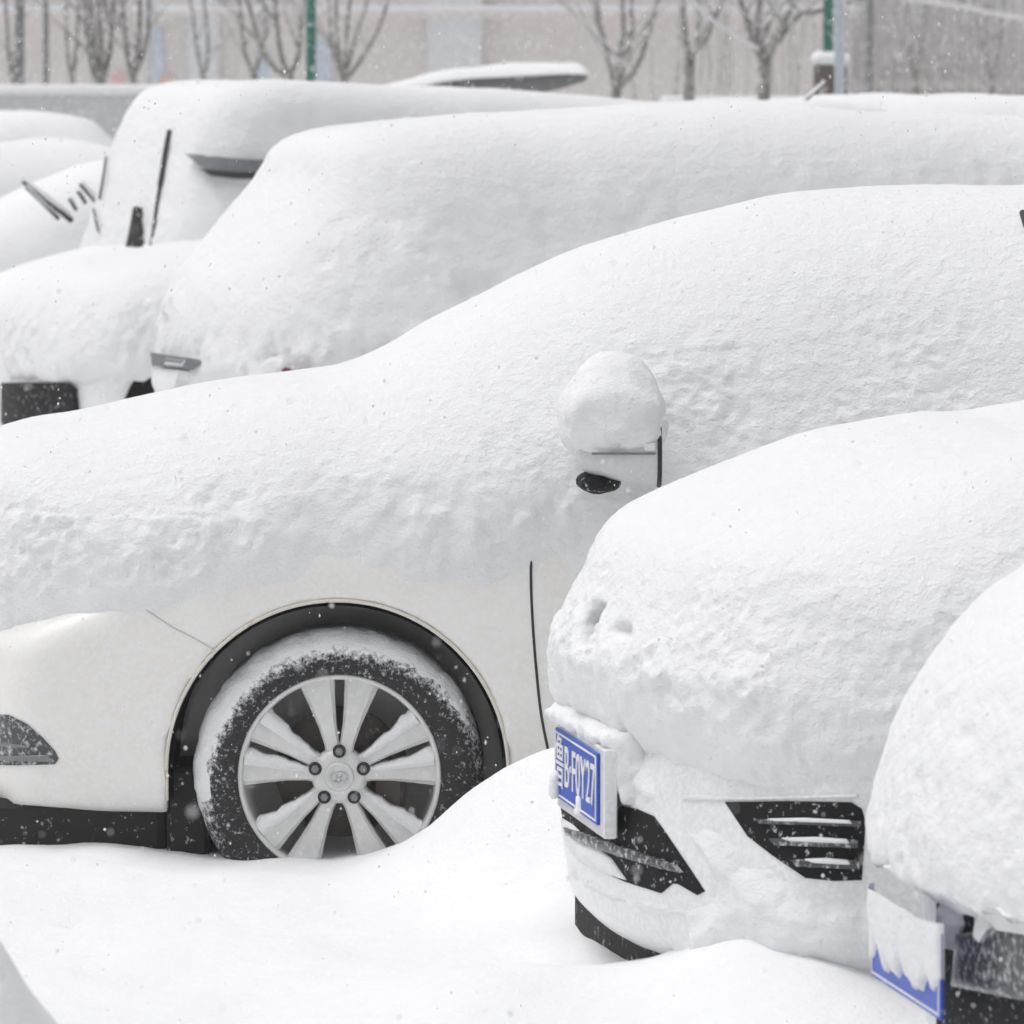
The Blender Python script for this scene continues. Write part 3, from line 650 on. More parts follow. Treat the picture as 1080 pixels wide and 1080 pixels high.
# ================================================================== THE CAR AT THE LEFT WITH THE BLACK GRILLE
left = Car('parked_car', (-2.05, 22.0), math.radians(16), 'white car at the left with deep bonnet snow above a black grille')
lb = Shape([(.0, .4), (-.01, .6), (.0, .75), (.06, .88), (.3, .98), (.9, 1.04), (1.2, 1.08), (1.8, 1.42), (2.5, 1.52), (3.3, 1.48), (3.9, 1.15), (4.4, 1.05), (4.5, .7)],
           [(4.4, .28), (.2, .28)], 4.5, [(0, .82), (.5, .89), (3.5, .89), (4.4, .83)], .95, .34, .30, .2, .08, .3)
V, Fq = lb.mesh(.03, (-.2, -1., .2), (4.7, 1., 1.7)); link('body', mesh_np(V, Fq), M['cool'], left.o)
ls = Shape([(.0, .60), (-.03, .68)]+left.px([(4, 400), (6, 372), (10, 345), (19, 318), (36, 294), (62, 278), (105, 268), (150, 263), (200, 258)], 10, 3)
           + [(1.3, 1.30), (1.8, 1.58), (2.5, 1.70), (3.3, 1.66), (3.9, 1.36), (4.4, 1.24), (4.55, .9)], [(4.4, .55), (.2, .55)], 4.55, [(0, .84), (.5, .90), (3.5, .90), (4.4, .84)], .97, .38, .28, .2, .28, .5)
ls.plan[:, 1] += .022
def l_edge(x): return np.interp(x, [0, .25, .34, .5, .75, 4], [.70, .70, .72, .90, 1.0, 1.0])
snow_on(left, ls, .022, (-.3, -1.1, .52), (4.7, 1.1, 1.9), std_disp(l_edge, .03, .014, .010, .06, 41, .03), M['snow'])
left.patch('grille', lb, [(8, 404), (75, 404), (82, 410), (84, 432), (80, 455), (8, 455)], M['black'], .028, 0, step=2, sink=.06)
left.patch('headlamp_edge', lb, [(4.5, 404), (11, 404), (11, 455), (4.5, 455)], M['pale_pole'], .014, 0, step=1.2, sink=.06)
left.patch('wheel_arch', lb, [(131, 422), (137, 408), (146, 394), (157, 383), (164, 381), (164, 430), (130, 430)], M['liner'], .006, 0, step=1.5)
left.seam('bumper_seam', lb, [(138, 360), (148, 370), (157, 380)], .003, M['dark_pole'])

# ================================================================== THE VAN
van = Car('parked_van', (-1.90, 25.2), math.radians(24), 'boxy van under thick roof snow with a dark window rail and bare windscreen pillar', 'van', None)
vb = Shape([(.0, .5), (.0, .8), (.03, 1.0), (.12, 1.1), (.40, 1.60), (.62, 1.74), (1.2, 1.80), (2.5, 1.80), (3.6, 1.77), (3.85, 1.55), (3.95, .9), (3.95, .5)],
           [(3.8, .3), (.2, .3)], 3.96, [(0, .74), (.5, .80), (3.5, .80), (3.9, .76)], .95, .14, .12, .1, .10, .3)
V, Fq = vb.mesh(.03, (-.2, -1., .2), (4.1, 1., 1.9)); link('body', mesh_np(V, Fq), M['grey_paint'], van.o)
vs = Shape([(.0, .80), (-.04, .95)]+van.px([(88, 262), (92, 246), (99, 222), (108, 190), (118, 160), (127, 134), (138, 112), (152, 96), (175, 87), (210, 84), (260, 86), (300, 88), (400, 92), (500, 98), (600, 106), (650, 111)], 32, 0)
           + [(3.55, 1.86), (3.95, 1.80), (4.05, 1.5), (4.05, .9)], [(3.9, .75), (.2, .75)], 4.06, [(0, .76), (.5, .84), (3.5, .84), (3.9, .80)], .98, .15, .12, .1, .22, .75)
vs.plan[:, 1] += .022
wq = van.trace(vs, [(215, 200), (330, 205), (160, 205)])[0]
def wcut(P):
    # hollow where the side window lies back under the roof snow
    q = np.abs(P-np.array([1.42, -.86, 1.37]))-np.array([.78, .07, .20]); return np.linalg.norm(np.maximum(q, 0), axis=1)+np.minimum(q.max(1), 0)-.05
vs.cuts.append(wcut)
snow_on(van, vs, .026, (-.3, -1.05, .76), (4.2, 1.05, 2.1), std_disp(lambda x: .95, .02, .014, .012, .1, 51, .05), M['snow'])
van.patch('window_rail', vs, [(204, 166), (240, 169), (292, 171), (292, 188), (240, 186), (224, 184), (214, 176)], M['steel'], .06, 0, step=1.5, sink=.08)
van.patch('window_gap', vs, [(216, 182), (250, 184), (292, 184), (292, 189), (250, 189), (224, 186)], M['clean_black'], .066, 0, step=1.2, sink=.05)
van.seam('door_seam', vs, [(182, 139), (178, 160), (174, 185), (169, 215), (165, 245), (162, 264)], [.012 if i < 20 else .008 for i in range(41)], M['clean_black'], off=.018)
van.patch('pillar', vs, [(149, 222), (152, 220), (152, 240), (155, 262), (141, 263), (145, 245)], M['dirty'], .045, .003, step=1.5, sink=.08)
van.seam('wiper', vs, [(118, 168), (115, 190), (111, 212)], .007, M['clean_black'], off=.03)
van.seam('wiper', vs, [(105, 222), (107, 234), (110, 246)], .006, M['clean_black'], off=.03)
vs.cuts.clear()

# ================================================================== FARTHER CARS
def far_car(loc, yaw, topx, label, h=.05, seed=60, L=4.5):
    c = Car('parked_car', loc, yaw, label)
    f = Shape([(.0, .5), (-.03, .7)]+c.px(topx)+[(L-.1, 1.1), (L, .7)], [(L-.1, .25), (.1, .25)], L, [(0, .85), (.5, .92), (L-.8, .92), (L, .85)], .95, .38, .3, .2, .30, .3)
    snow_on(c, f, h, (-.4, -1.1, .22), (L+.2, 1.1, 2.2), std_disp(lambda x: .5, .03, .016, .02, .1, seed), M['far_snow'])
    inner = Shape([(.1, .5), (.1, .7), (.5, .85), (1.2, .9), (2., 1.25), (3.2, 1.25), (L-.3, .8)], [(L-.3, .1), (.15, .1)], L, [(0, .8), (L, .8)], .95, .38, .3, .2, .08, .1)
    V, Fq = inner.mesh(.08, (-.1, -1, .02), (L, 1, 1.6)); link('body', mesh_np(V, Fq), M['grey_paint'], c.o)
    return c, f
S1 = lambda px, Y: (px-CX)*Y/F
c1, f1 = far_car((S1(-230, 27.5), 27.5), .12, [(-225, 290), (-190, 268), (-140, 252), (-80, 240), (-30, 225), (0, 212), (40, 192), (80, 178), (120, 172), (200, 172), (300, 180), (420, 230)], 'far snow-covered car beside the van with raised wipers standing out of its windscreen', seed=61)
c2, f2 = far_car((S1(-330, 31), 31), .10, [(-320, 250), (-280, 230), (-200, 205), (-130, 180), (-70, 158), (0, 150), (60, 149), (105, 155), (140, 166), (200, 190), (330, 215)], 'second far snow-covered car, its roof just above the raised wipers', seed=62)
c3, f3 = far_car((S1(-270, 35), 35), .08, [(-265, 225), (-230, 205), (-170, 180), (-120, 155), (-60, 125), (0, 119), (60, 121), (95, 129), (115, 145), (150, 170), (240, 190)], 'farthest snow-covered car below the low grey wall', seed=63)
c4, f4 = far_car((S1(640, 27), 27), .06, [(645, 190), (680, 160), (730, 125), (770, 112), (830, 106), (900, 102), (1000, 101), (1100, 102), (1250, 110), (1400, 160)], 'snow-covered car roof behind the hatchback with one wiper raised at its front', seed=64)
c5, f5 = far_car((S1(-60, 24.5), 24.5), .10, [(-55, 400), (-45, 350), (-30, 315), (-5, 290), (30, 276), (80, 266), (130, 262), (200, 258), (300, 230), (420, 225)], 'low snow-covered bonnet behind the car with the black grille', seed=65)
def wiper(car, p0, p1, r=.012):
    b = MB(); a, c = car.local([W(*p0)])[0], car.local([W(*p1)])[0]; b.tube([a, (a+c)/2+np.array([0, 0, .004]), c], [r, r, r*.8], 6); w = b.build('wiper', M['clean_black'], car.o)
    b = MB(); o = np.array([0, -.004, r*1.2]); t = (c-a); b.tube([a+t*.05+o, a+t*.5+o, a+t*.97+o], [r*.7, r*1.1, r*.9], 6); b.build('wiper_snow', M['far_snow'], w)
for p0, p1, r in (((76, 233), (24, 191), .012), ((62, 231), (27, 197), .008), ((113, 226), (85, 194), .012), ((80, 221), (73, 210), .008), ((90, 214), (82, 202), .008)):
    wiper(c1, (*p0, 26.3), (*p1, 26.2), r*1.2)
wiper(c4, (842, 113, 26.3), (871, 87, 26.3), .009)
def mirror_arm(): pass

# ================================================================== SNOW HEAP AT THE LOWER LEFT
ho = empty('snow_heap', (-1.195, 7.5, 0), 0, 'blurred mound of snow cut by the lower left corner of the picture', 'snow heap')
V = []; n, m_ = 72, 30
for j in range(m_+1):
    t = j/m_*math.pi/2
    for i in range(n):
        a = 2*math.pi*i/n; V.append((.8*math.cos(a)*math.sin(math.pi/2-t+.0), .62*math.sin(a)*math.sin(math.pi/2-t), .03+.81*math.sin(t)))
V = np.array(V); V += (V-np.array([0, 0, .2]))*(.05*fbm(V, 3, 3, 5))[:, None]
link('snow', mesh_np(V, [(j*n+i, j*n+(i+1) % n, (j+1)*n+(i+1) % n, (j+1)*n+i) for j in range(m_) for i in range(n)]), M['ground'], ho)

# ================================================================== GROUND
def zg(X, Y):
    P = np.stack([X.ravel(), Y.ravel(), 0*X.ravel()], 1)
    z = .158-.016*(1-ss(-1.2, -.5, X))+.018*fbm(P, .9, 3, 3).reshape(X.shape)+.016*fbm(P, 2.6, 2, 9).reshape(X.shape)+.0055*fbm(P, 8, 3, 4).reshape(X.shape)
    z = z+.30*ss(-.42, .10, X)*np.exp(-((Y-11.72+.35*(X-.1))/.34)**2)*(1-ss(3.5, 5, X))
    z = z+.075*np.exp(-((X-.0)/.33)**2-((Y-9.95)/.38)**2)+.09*np.exp(-((X-.52)/.27)**2-((Y-9.75)/.40)**2)+.15*np.exp(-((X-.55)/.24)**2-((Y-10.2)/.28)**2)
    z = z-.03*np.exp(-((X-.02)/.22)**2-((Y-10.75)/.33)**2)
    d = np.maximum(np.abs(X-.33), 0)
    z = z-.0*np.exp(-((X-.17)/.12)**2-((Y-10.45)/.35)**2)
    z = np.where(Y > 14, .135+.03*fbm(P, .9, 2, 3).reshape(X.shape), z)
    return np.maximum(z, .02)
def axis(a, lo, hi, b_, fine, coarse):
    l = list(np.arange(lo, hi, fine)); x = lo; st = fine; pre = []
    while x > a: st = min(st*1.25, coarse); x -= st; pre.append(x)
    x = l[-1]; st = fine
    while x < b_: st = min(st*1.25, coarse); x += st; l.append(x)
    return np.array(pre[::-1]+l)
gx = axis(-200, -1.8, 1.6, 200, .022, 12); gy = axis(-60, 7.2, 13.2, 320, .03, 12)
X, Y = np.meshgrid(gx, gy, indexing='ij'); Z = zg(X, Y); k = len(gy)
i, j = np.meshgrid(np.arange(len(gx)-1), np.arange(k-1), indexing='ij'); i = i.ravel(); j = j.ravel()
g = link('snow_ground', mesh_np(np.stack([X.ravel(), Y.ravel(), Z.ravel()], 1), np.stack([i*k+j, (i+1)*k+j, (i+1)*k+j+1, i*k+j+1], 1)), M['ground'])
tag(g, kind='structure')

# ================================================================== BACKGROUND
# building
bY = 72.
bd = empty('building', (0, bY, 0), 0, 'long pale pinkish building with a snowy ledge and grey pilasters behind the bare trees', 'building')
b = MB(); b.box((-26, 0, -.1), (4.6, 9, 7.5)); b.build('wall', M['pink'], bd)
b = MB()
for px in (480,): b.box((S1(px-28, bY), -.22, -.1), (S1(px+28, bY), -.003, 7.5))
for px in (-320, -60, 215): b.box((S1(px-16, bY), -.18, -.1), (S1(px+16, bY), -.003, 7.5))
b.build('pilaster', M['pilaster'], bd)
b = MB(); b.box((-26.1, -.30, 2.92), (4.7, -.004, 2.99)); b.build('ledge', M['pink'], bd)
b = MB(); b.box((-26.1, -.32, 2.993), (4.72, -.006, 3.08), .03); b.build('ledge_snow', M['far_snow'], bd)
b = MB(); b.box((-26.3, -.4, 7.503), (4.8, 9.2, 7.8), .05); b.build('roof', M['far_snow'], bd)
for px, py, w_, h_ in ((163, 58, 9, 28), (218, 66, 8, 26), (340, 66, 9, 28), (278, 72, 7, 18)):
    x, _, z = W(px, py, bY); b = MB(); b.box((x-w_*bY/F, -.06, z-h_*bY/F), (x+w_*bY/F, -.005, z+h_*bY/F)); b.build('blue_panel', M['blue_sign'], bd)
for px, py in ((125, 84), (176, 86)):
    x, _, z = W(px, py, bY); b = MB(); b.box((x-.09, -.08, z-.09), (x+.09, -.005, z+.09), .02); b.build('red_plaque', M['red_sign'], bd)  # plain red plaques put up for unclear red spots, no lamps
b2 = empty('building', (4.61, bY+6, 0), 0, 'grey brown building at the right behind the snow-laden cable', 'building')
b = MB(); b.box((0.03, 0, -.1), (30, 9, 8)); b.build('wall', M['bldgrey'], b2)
b = MB(); b.box((0, -.2, 8.003), (30.2, 9.2, 8.3), .05); b.build('roof', M['far_snow'], b2)
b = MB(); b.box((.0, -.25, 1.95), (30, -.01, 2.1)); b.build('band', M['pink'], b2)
# low wall
def wall(x0, x1, Y, z1, label):
    o = empty('low_wall', ((x0+x1)/2, Y, 0), 0, label, 'wall'); h = (x1-x0)/2
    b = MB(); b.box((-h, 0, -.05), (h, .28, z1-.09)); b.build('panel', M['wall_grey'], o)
    b = MB(); b.box((-h-.03, -.04, z1-.088), (h+.03, .32, z1), .035); b.build('coping_snow', M['far_snow'], o)
wall(S1(-420, 46), S1(330, 46), 46, 1.975, 'low grey wall capped with snow behind the far cars at the left')
wall(S1(700, 54), S1(845, 54), 54, 1.87, 'low snow-capped wall section between the bare trees and the brick pillar')
# canopy
cY = 33.; cn = empty('canopy', (S1(520, cY), cY, 0), 0, 'grey sloping canopy under a thick slab of snow behind the van', 'canopy')
up_ = [(360, 98), (400, 90), (440, 80), (480, 73), (530, 68), (580, 65.5), (606, 65), (615, 67), (620.5, 73), (621, 79)]
mid_ = [(360, 104), (400, 98), (440, 92), (480, 85), (530, 81.5), (580, 79), (606, 78), (614, 78), (618, 78), (620, 78)]
low_ = [(360, 112), (400, 109), (440, 107), (480, 106), (530, 102), (580, 96), (606, 89), (614, 87), (618, 84), (619.5, 82)]
def slab(a, c, name, material, d0, d1, round_=False):
    V = []; ny = 14; A, C_ = spline(a, 5), spline(c, 5); n = len(A)
    for j in range(ny+1):
        t = j/ny; sq = (1-abs(2*t-1)**4) if round_ else 1
        for i in range(n):
            p = W(A[i][0], A[i][1], cY); q = W(C_[i][0], C_[i][1], cY); z = q[2]+(p[2]-q[2])*(sq**.5 if round_ else 1)
            nz_ = .012*float(fbm(np.array([[p[0], t*2, 0]]), 3, 2, 8)[0]) if round_ else 0
            V.append((p[0]-cn.location.x, d0+(d1-d0)*t, z+nz_))
    o = len(V)
    for j in range(ny+1):
        for i in range(n): q = W(C_[i][0], C_[i][1], cY); V.append((q[0]-cn.location.x, d0+(d1-d0)*j/ny, q[2]))
    Fs = []
    for j in range(ny):
        for i in range(n-1): q = j*n+i; Fs += [(q, q+1, q+n+1, q+n), (o+q, o+q+n, o+q+n+1, o+q+1)]
        Fs += [(j*n, (j+1)*n, o+(j+1)*n, o+j*n), (j*n+n-1, o+j*n+n-1, o+(j+1)*n+n-1, (j+1)*n+n-1)]
    for i in range(n-1): Fs += [(i, o+i, o+i+1, i+1), (ny*n+i, ny*n+i+1, o+ny*n+i+1, o+ny*n+i)]
    link(name, mesh_np(V, Fs), material, cn)
slab(up_, mid_, 'snow', M['far_snow'], -.03, 2.2, True)
slab([(x, y+.6) for x, y in mid_], low_, 'roof_sheet', M['canopy'], 0, 2.15)
for x, y in ((400, 1), (560, 1), (400, 2.), (560, 2.)):
    b = MB(); q = W(x, 104 if x < 500 else 97, cY); xx = q[0]-cn.location.x; b.tube([(xx, y*.9, -.05), (xx, y*.9, q[2])], .04, 8); b.build('post', M['dark_pole'], cn)
# poles
def pole(px, Y, r, label, material, h=6.5, name='lamp_post', cat='lamp post', band=None):
    x = S1(px, Y); o = empty(name, (x, Y, 0), 0, label, cat)
    b = MB(); b.tube([(0, 0, -.05), (0, 0, h*.5), (0, 0, h)], [r, r*.96, r*.85], 14); b.build('shaft', material, o)
    b = MB(); b.box((-r*2.2, -r*2.2, -.05), (r*2.2, r*2.2, .30), .02); b.build('base', material, o)
    if name == 'lamp_post':
        b = MB(); b.tube([(0, 0, h), (.25, 0, h+.25), (.9, 0, h+.32)], [r*.7, r*.6, r*.5], 8); b.build('arm', material, o)
        b = MB(); b.box((.75, -.1, h+.22), (1.35, .1, h+.31), .03); b.build('lamp_head', M['pale_pole'], o)
pole(328, 41, .040, 'dark green lamp post among the thin trees above the van roof', M['green'])
pole(873.5, 40, .040, 'dark green lamp post rising from behind the snow-capped brick pillar', M['green'])
pole(885.5, 36, .036, 'pale blue-grey pole standing in front of the brick pillar', M['pale_pole'], name='pole', cat='pole')
pole(21, 50, .045, 'grey pole nearest the left edge, above the low wall', M['dark_pole'], name='pole', cat='pole')
pole(48.5, 52, .030, 'thin dark pole second from the left edge', M['dark_pole'], name='pole', cat='pole')
pole(157, 49, .050, 'bluish grey pole among the bare trees above the front corner of the van', M['pilaster'], name='pole', cat='pole')
pole(917, 52, .040, 'thin grey pole to the right of the brick pillar', M['dark_pole'], name='pole', cat='pole')
pY = 38.5; pr = empty('brick_pillar', (S1(875.5, pY), pY, 0), 0, 'dark brown brick pillar with a cap of snow at the right', 'pillar')
b = MB(); h = 17*pY/F; zt = W(0, 69, pY)[2]; b.box((-h, -h, -.05), (h, h, zt), .008); b.build('shaft', M['brick'], pr)
b = MB(); h *= 1.18; b.box((-h, -h, zt+.003), (h, h, zt+.10), .038); b.build('snow_cap', M['far_snow'], pr)
# trees
def tree(base, Y, stems, label, r0, seed, twigs=5, r1=.5, snow=True):
    """bare tree: stems are outlines in its own plane, continued upward by twigs"""
    rnd = random.Random(seed); x0 = S1(base[0], Y); o = empty('bare_tree', (x0, Y, 0), 0, label, 'tree', 'bare trees along the far side of the car park')
    tr = MB(); br = MB(); sn = MB()
    fork = stems[0][0]; fz = W(*fork, Y)
    pts = [(0, 0, -.05), ((S1(base[0], Y)-x0)+rnd.uniform(-.02, .02), 0, .7), (S1((base[0]+fork[0])/2+rnd.uniform(-1, 1), Y)-x0, 0, (.7+fz[2])/2), (fz[0]-x0, 0, fz[2])]
    tr.tube(pts, [r0*1.25, r0*1.1, r0*1.02, r0], 9)
    def grow(p, d, r, L, lev):
        n = 5; q = [p]; dd = d.copy()
        for i in range(n):
            dd = dd+np.array([rnd.uniform(-.13, .13), rnd.uniform(-.13, .13), rnd.uniform(-.02, .10)]); dd /= np.linalg.norm(dd); q.append(q[-1]+dd*L/n)
        rr = [r*(1-.16*i) for i in range(n+1)]; br.tube(q, rr, 5, False)
        if snow: sn.tube([v+np.array([0, -.002, r*.55]) for v in q[:5]], [x*.75 for x in rr[:5]], 5, False)
        if lev > 0:
            for k_ in range(rnd.choice((2, 3, 3))):
                i = rnd.randint(1, n); s = rnd.choice((-1, 1)); nd = dd+np.array([s*rnd.uniform(.3, .8), rnd.uniform(-.6, .6), rnd.uniform(-.1, .5)]); nd /= np.linalg.norm(nd)
                grow(q[i], nd, rr[i]*.6, L*rnd.uniform(.5, .8), lev-1)
    for sx in stems:
        dy = rnd.uniform(-.25, .25); P = [W(px, py, Y)-np.array([x0, Y, 0]) for px, py in sx]; n = len(P)
        P = [p+np.array([0, dy*i, 0]) for i, p in enumerate(P)]; d = (P[-1]-P[-2]); d /= np.linalg.norm(d)
        P = list(P); L0 = rnd.uniform(.8, 1.4); P += [P[-1]+d*L0*.5+np.array([rnd.uniform(-.1, .1), 0, .1]), P[-1]+d*L0+np.array([rnd.uniform(-.2, .2), 0, .25])]
        C = spline(P, 5); rs = np.linspace(r0*.80*r1*1.5, r0*.25, len(C)); tr.tube(list(C), list(rs), 7, False)
        for k_ in range(twigs):
            i = rnd.randint(3, len(C)-2); s = rnd.choice((-1, 1)); nd = np.array([s*rnd.uniform(.25, .8), rnd.uniform(-.5, .5), rnd.uniform(.4, 1.0)]); nd /= np.linalg.norm(nd)
            grow(C[i], nd, rs[i]*.55, rnd.uniform(.35, .9), 1)
        grow(C[-1], d, rs[-1], .9, 2)
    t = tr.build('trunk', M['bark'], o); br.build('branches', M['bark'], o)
    if snow: sn.build('branch_snow', M['far_snow'], o)
tree((650, 112), 43, [[(650, 96), (645, 72), (637, 40), (630, 0)], [(650, 96), (653, 60), (657, 30), (655, 0)], [(651, 92), (660, 60), (668, 30), (668, 0)], [(652, 92), (672, 70), (684, 35), (694, 0)]], 'bare three-stemmed tree right of the grey canopy', .042, 1, 4, .62)
tree((724, 112), 42, [[(727, 62), (722, 38), (719, 0)], [(727, 62), (737, 40), (738, 0)], [(728, 60), (746, 38), (762, 0)]], 'bare tree forking low, with a short stub beside its trunk', .045, 2, 4, .6)
tree((805, 112), 40, [[(806, 58), (798, 40), (801, 0)], [(806, 58), (818, 40), (830, 20), (838, 0)], [(804, 60), (792, 40), (786, 14), (780, 0)], [(808, 62), (830, 30), (848, 13), (862, 12)]], 'bare tree with a wide fork left of the brick pillar', .046, 3, 4, .6)
tree((15, 130), 56, [[(15, 95), (10, 60), (6, 0)], [(15, 95), (18, 50), (20, 0)]], 'faded bare tree at the left edge', .045, 4, 4)
tree((76, 130), 50, [[(76, 85), (70, 55), (67, 0)], [(76, 85), (82, 50), (87, 0)]], 'thin bare tree with a narrow fork above the low wall', .035, 5, 3)
tree((105, 140), 47, [[(105, 100), (95, 55), (90, 0)], [(105, 100), (108, 50), (106, 0)], [(106, 95), (118, 50), (122, 0)], [(104, 95), (100, 40), (98, 0)]], 'dense many-stemmed bare tree left of the van', .050, 6, 6)
tree((140, 125), 48, [[(140, 85), (133, 50), (128, 0)], [(140, 85), (146, 55), (150, 0)], [(141, 80), (156, 45), (160, 0)]], 'bare tree close against the corner of the van', .048, 7, 5)
tree((216, 120), 55, [[(214, 80), (208, 45), (203, 0)], [(216, 80), (221, 50), (218, 0)]], 'faint two-stemmed bare tree above the front of the van roof', .036, 8, 4)
tree((268, 120), 52, [[(268, 80), (258, 50), (254, 0)], [(268, 80), (280, 40), (282, 0)]], 'bare tree with spreading twigs left of the green lamp post', .040, 9, 5)
tree((305, 120), 48, [[(305, 82), (296, 55), (290, 0)], [(306, 80), (315, 60), (318, 40), (322, 0)], [(304, 82), (284, 66), (272, 40), (262, 5)]], 'bare tree just left of the green lamp post', .048, 10, 6)
tree((362, 120), 47, [[(362, 86), (350, 50), (345, 0)], [(363, 86), (365, 50), (369, 0)], [(363, 84), (376, 40), (390, 0)], [(364, 86), (390, 50), (408, 10)], [(362, 88), (356, 40), (356, 0)]], 'fan-shaped cluster of bare shoots right of the green lamp post', .036, 11, 5)
tree((965, 125), 64, [[(965, 90), (960, 50), (958, 0)], [(965, 90), (972, 50), (976, 0)]], 'faint bare tree before the grey building, nearer the brick pillar', .045, 12, 5)
tree((1045, 125), 62, [[(1045, 90), (1040, 50), (1042, 0)], [(1045, 90), (1056, 50), (1062, 0)]], 'faint bare tree before the grey building, nearer the right edge', .05, 13, 5)
# thicket
b = MB(); rnd = random.Random(5)
for k in range(110):
    px = rnd.choice((rnd.uniform(890, 1180), rnd.uniform(660, 900), rnd.uniform(880, 1120))); Yt = rnd.uniform(63, 70); x = S1(px, Yt); p = np.array([x, Yt, -.05]); q = [p]
    for s in range(6): p = p+np.array([rnd.uniform(-.13, .13), rnd.uniform(-.1, .1), rnd.uniform(.6, .9)]); q.append(p)
    r = rnd.uniform(.008, .028); b.tube(q, [r, r, r*.8, r*.7, r*.5, r*.4, r*.2], 5, False)
tag(b.build('thicket', M['pale_bark']), 'pale leafless saplings massed in front of the buildings at the right', 'thicket', kind='stuff')
# cable and snow-laden branch
b = MB(); P = [W(900, -12, 58), W(960, -1, 58), W(1020, 8, 58), W(1090, 20, 58), W(1300, 30, 58)]; b.tube(list(spline(P, 6)), .022, 6); tag(b.build('cable', M['wire']), 'snow-laden overhead cable crossing the upper right corner', 'cable')
b = MB(); P = [W(800, 52, 39.6), W(775, 36, 39.5), (W(748, 18, 39.4)), W(728, -2, 39.3), W(700, -30, 39.2)]; b.tube(list(spline(P, 6)), .016, 6); tag(b.build('fallen_bough', M['wire']), 'straight snow-laden bough leaning across the bare trees to the right', 'bough')

# ================================================================== FALLING SNOW
nF = 12000; u = RNG.random((nF, 4))
Yf = np.where(u[:, 3] < .33, 4+8.5*u[:, 0]**.55, 12+34*u[:, 0]**.8); hw = .0965*Yf*1.25+.35
Pf = np.stack([(u[:, 1]*2-1)*hw, Yf, CZ+.018*Yf*1.4-(u[:, 2])*(.21*Yf+.3)], 1); Pf = Pf[Pf[:, 2] > .18]
nG = 60000; Pg = np.stack([(RNG.random(nG)*2-1)*9.5, 28+34*RNG.random(nG), 1.3+2.6*RNG.random(nG)], 1); nN = len(Pf); Pf = np.vstack([Pf, Pg])   # extra flakes added far off to veil the background like haze
octv = np.array([(1, 0, 0), (-1, 0, 0), (0, 1, 0), (0, -1, 0), (0, 0, 1), (0, 0, -1)], float)
octf = np.array([(0, 2, 4), (2, 1, 4), (1, 3, 4), (3, 0, 4), (2, 0, 5), (1, 2, 5), (3, 1, 5), (0, 3, 5)])
rad = (.0011+.0021*RNG.random(len(Pf))**2)*np.where(Pf[:, 1] > 16, 1.5, 1); rad[nN:] = .0042+.0028*RNG.random(nG)
sc3 = rad[:, None]*np.stack([.7+.5*RNG.random(len(Pf)), .7+.5*RNG.random(len(Pf)), .9+.9*RNG.random(len(Pf))], 1)
Vf = (Pf[:, None, :]+octv[None]*sc3[:, None, :]).reshape(-1, 3); Ff = (octf[None]+6*np.arange(len(Pf))[:, None, None]).reshape(-1, 3)
m, nt, b = mat('snowflake'); b.inputs['Base Color'].default_value = (.9, .9, .9, 1); tr = node(nt, 'ShaderNodeBsdfTranslucent'); tr.inputs['Color'].default_value = (.95, .95, .95, 1)
mx = node(nt, 'ShaderNodeMixShader'); nt.links.new(b.outputs[0], mx.inputs[1]); nt.links.new(tr.outputs[0], mx.inputs[2]); mx.inputs[0].default_value = .62; nt.links.new(mx.outputs[0], nt.nodes['Material Output'].inputs['Surface'])
fl = link('falling_snow', mesh_np(Vf, Ff), m); tag(fl, 'fine snowflakes drifting through the air', 'snowfall', kind='stuff')

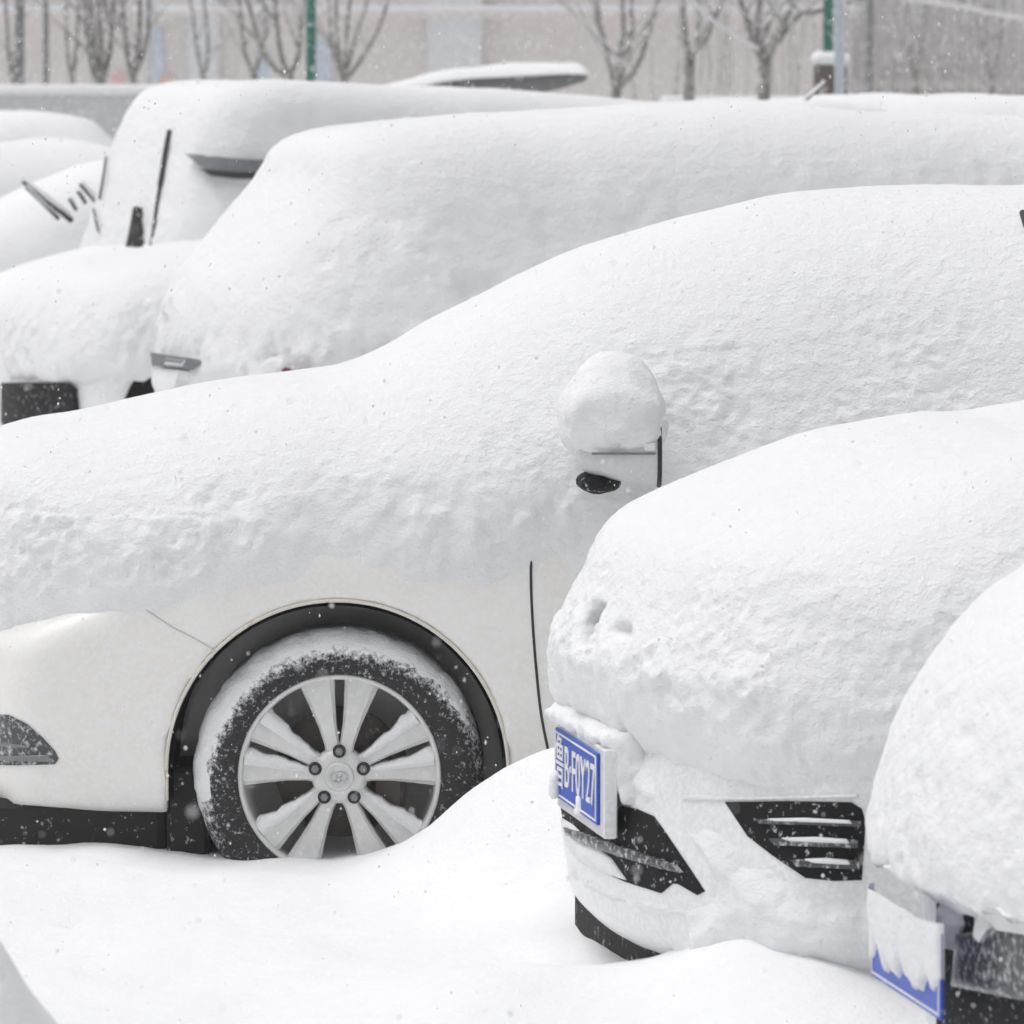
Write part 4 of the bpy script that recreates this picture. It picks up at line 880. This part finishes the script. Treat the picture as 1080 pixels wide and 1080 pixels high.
# ================================================================== AIR, LIGHT, CAMERA
b = MB(); b.box((-45, -6, -1.1), (45, 95, 10)); hz = b.build('haze', None)
m = bpy.data.materials.new('haze'); m.use_nodes = True; nt = m.node_tree; nt.nodes.remove(nt.nodes['Principled BSDF'])
pv = node(nt, 'ShaderNodeVolumePrincipled'); pv.inputs['Color'].default_value = (.97, .97, .97, 1); pv.inputs['Density'].default_value = .0012; pv.inputs['Anisotropy'].default_value = .2
nt.links.new(pv.outputs[0], nt.nodes['Material Output'].inputs['Volume']); hz.data.materials.append(m); tag(hz, 'pale snowy haze', 'haze', kind='stuff')

EL, ROT = 70, -92
w = bpy.data.worlds.new('World'); S.world = w; w.use_nodes = True; nt = w.node_tree
sky = node(nt, 'ShaderNodeTexSky', sky_type='NISHITA'); sky.sun_disc = False; sky.sun_elevation = math.radians(EL); sky.sun_rotation = math.radians(ROT)
sky.air_density = 1.0; sky.dust_density = 6.0; sky.ozone_density = 1.0
hs = node(nt, 'ShaderNodeHueSaturation'); hs.inputs['Saturation'].default_value = .12
nt.links.new(sky.outputs[0], hs.inputs['Color']); nt.links.new(hs.outputs[0], nt.nodes['Background'].inputs['Color']); nt.nodes['Background'].inputs['Strength'].default_value = .12
l = bpy.data.lights.new('sun', 'SUN'); l.energy = 0.5; l.angle = math.radians(55); l.color = (1, .985, .96)
so = bpy.data.objects.new('sun', l); COL.objects.link(so); so.location = (0, 0, 20)
d = Vector((math.sin(math.radians(ROT))*math.cos(math.radians(EL)), math.cos(math.radians(ROT))*math.cos(math.radians(EL)), math.sin(math.radians(EL))))
so.rotation_euler = d.to_track_quat('Z', 'Y').to_euler()

cam = bpy.data.cameras.new('camera'); co_ = bpy.data.objects.new('camera', cam); COL.objects.link(co_); S.camera = co_
co_.location = (0, 0, CZ); co_.rotation_euler = (math.pi/2, 0, 0)
cam.sensor_width = 36; cam.lens = 36*F/1080; cam.shift_y = (HY-540)/1080; cam.clip_start = .1; cam.clip_end = 2000
cam.dof.use_dof = True; cam.dof.focus_distance = 11.8; cam.dof.aperture_fstop = 10
S.view_settings.view_transform = 'Standard'; S.view_settings.look = 'None'; S.view_settings.exposure = 0.09; S.view_settings.gamma = 1
S.cycles.use_denoising = True; S.cycles.max_bounces = 12; S.cycles.diffuse_bounces = 9; S.cycles.volume_bounces = 2
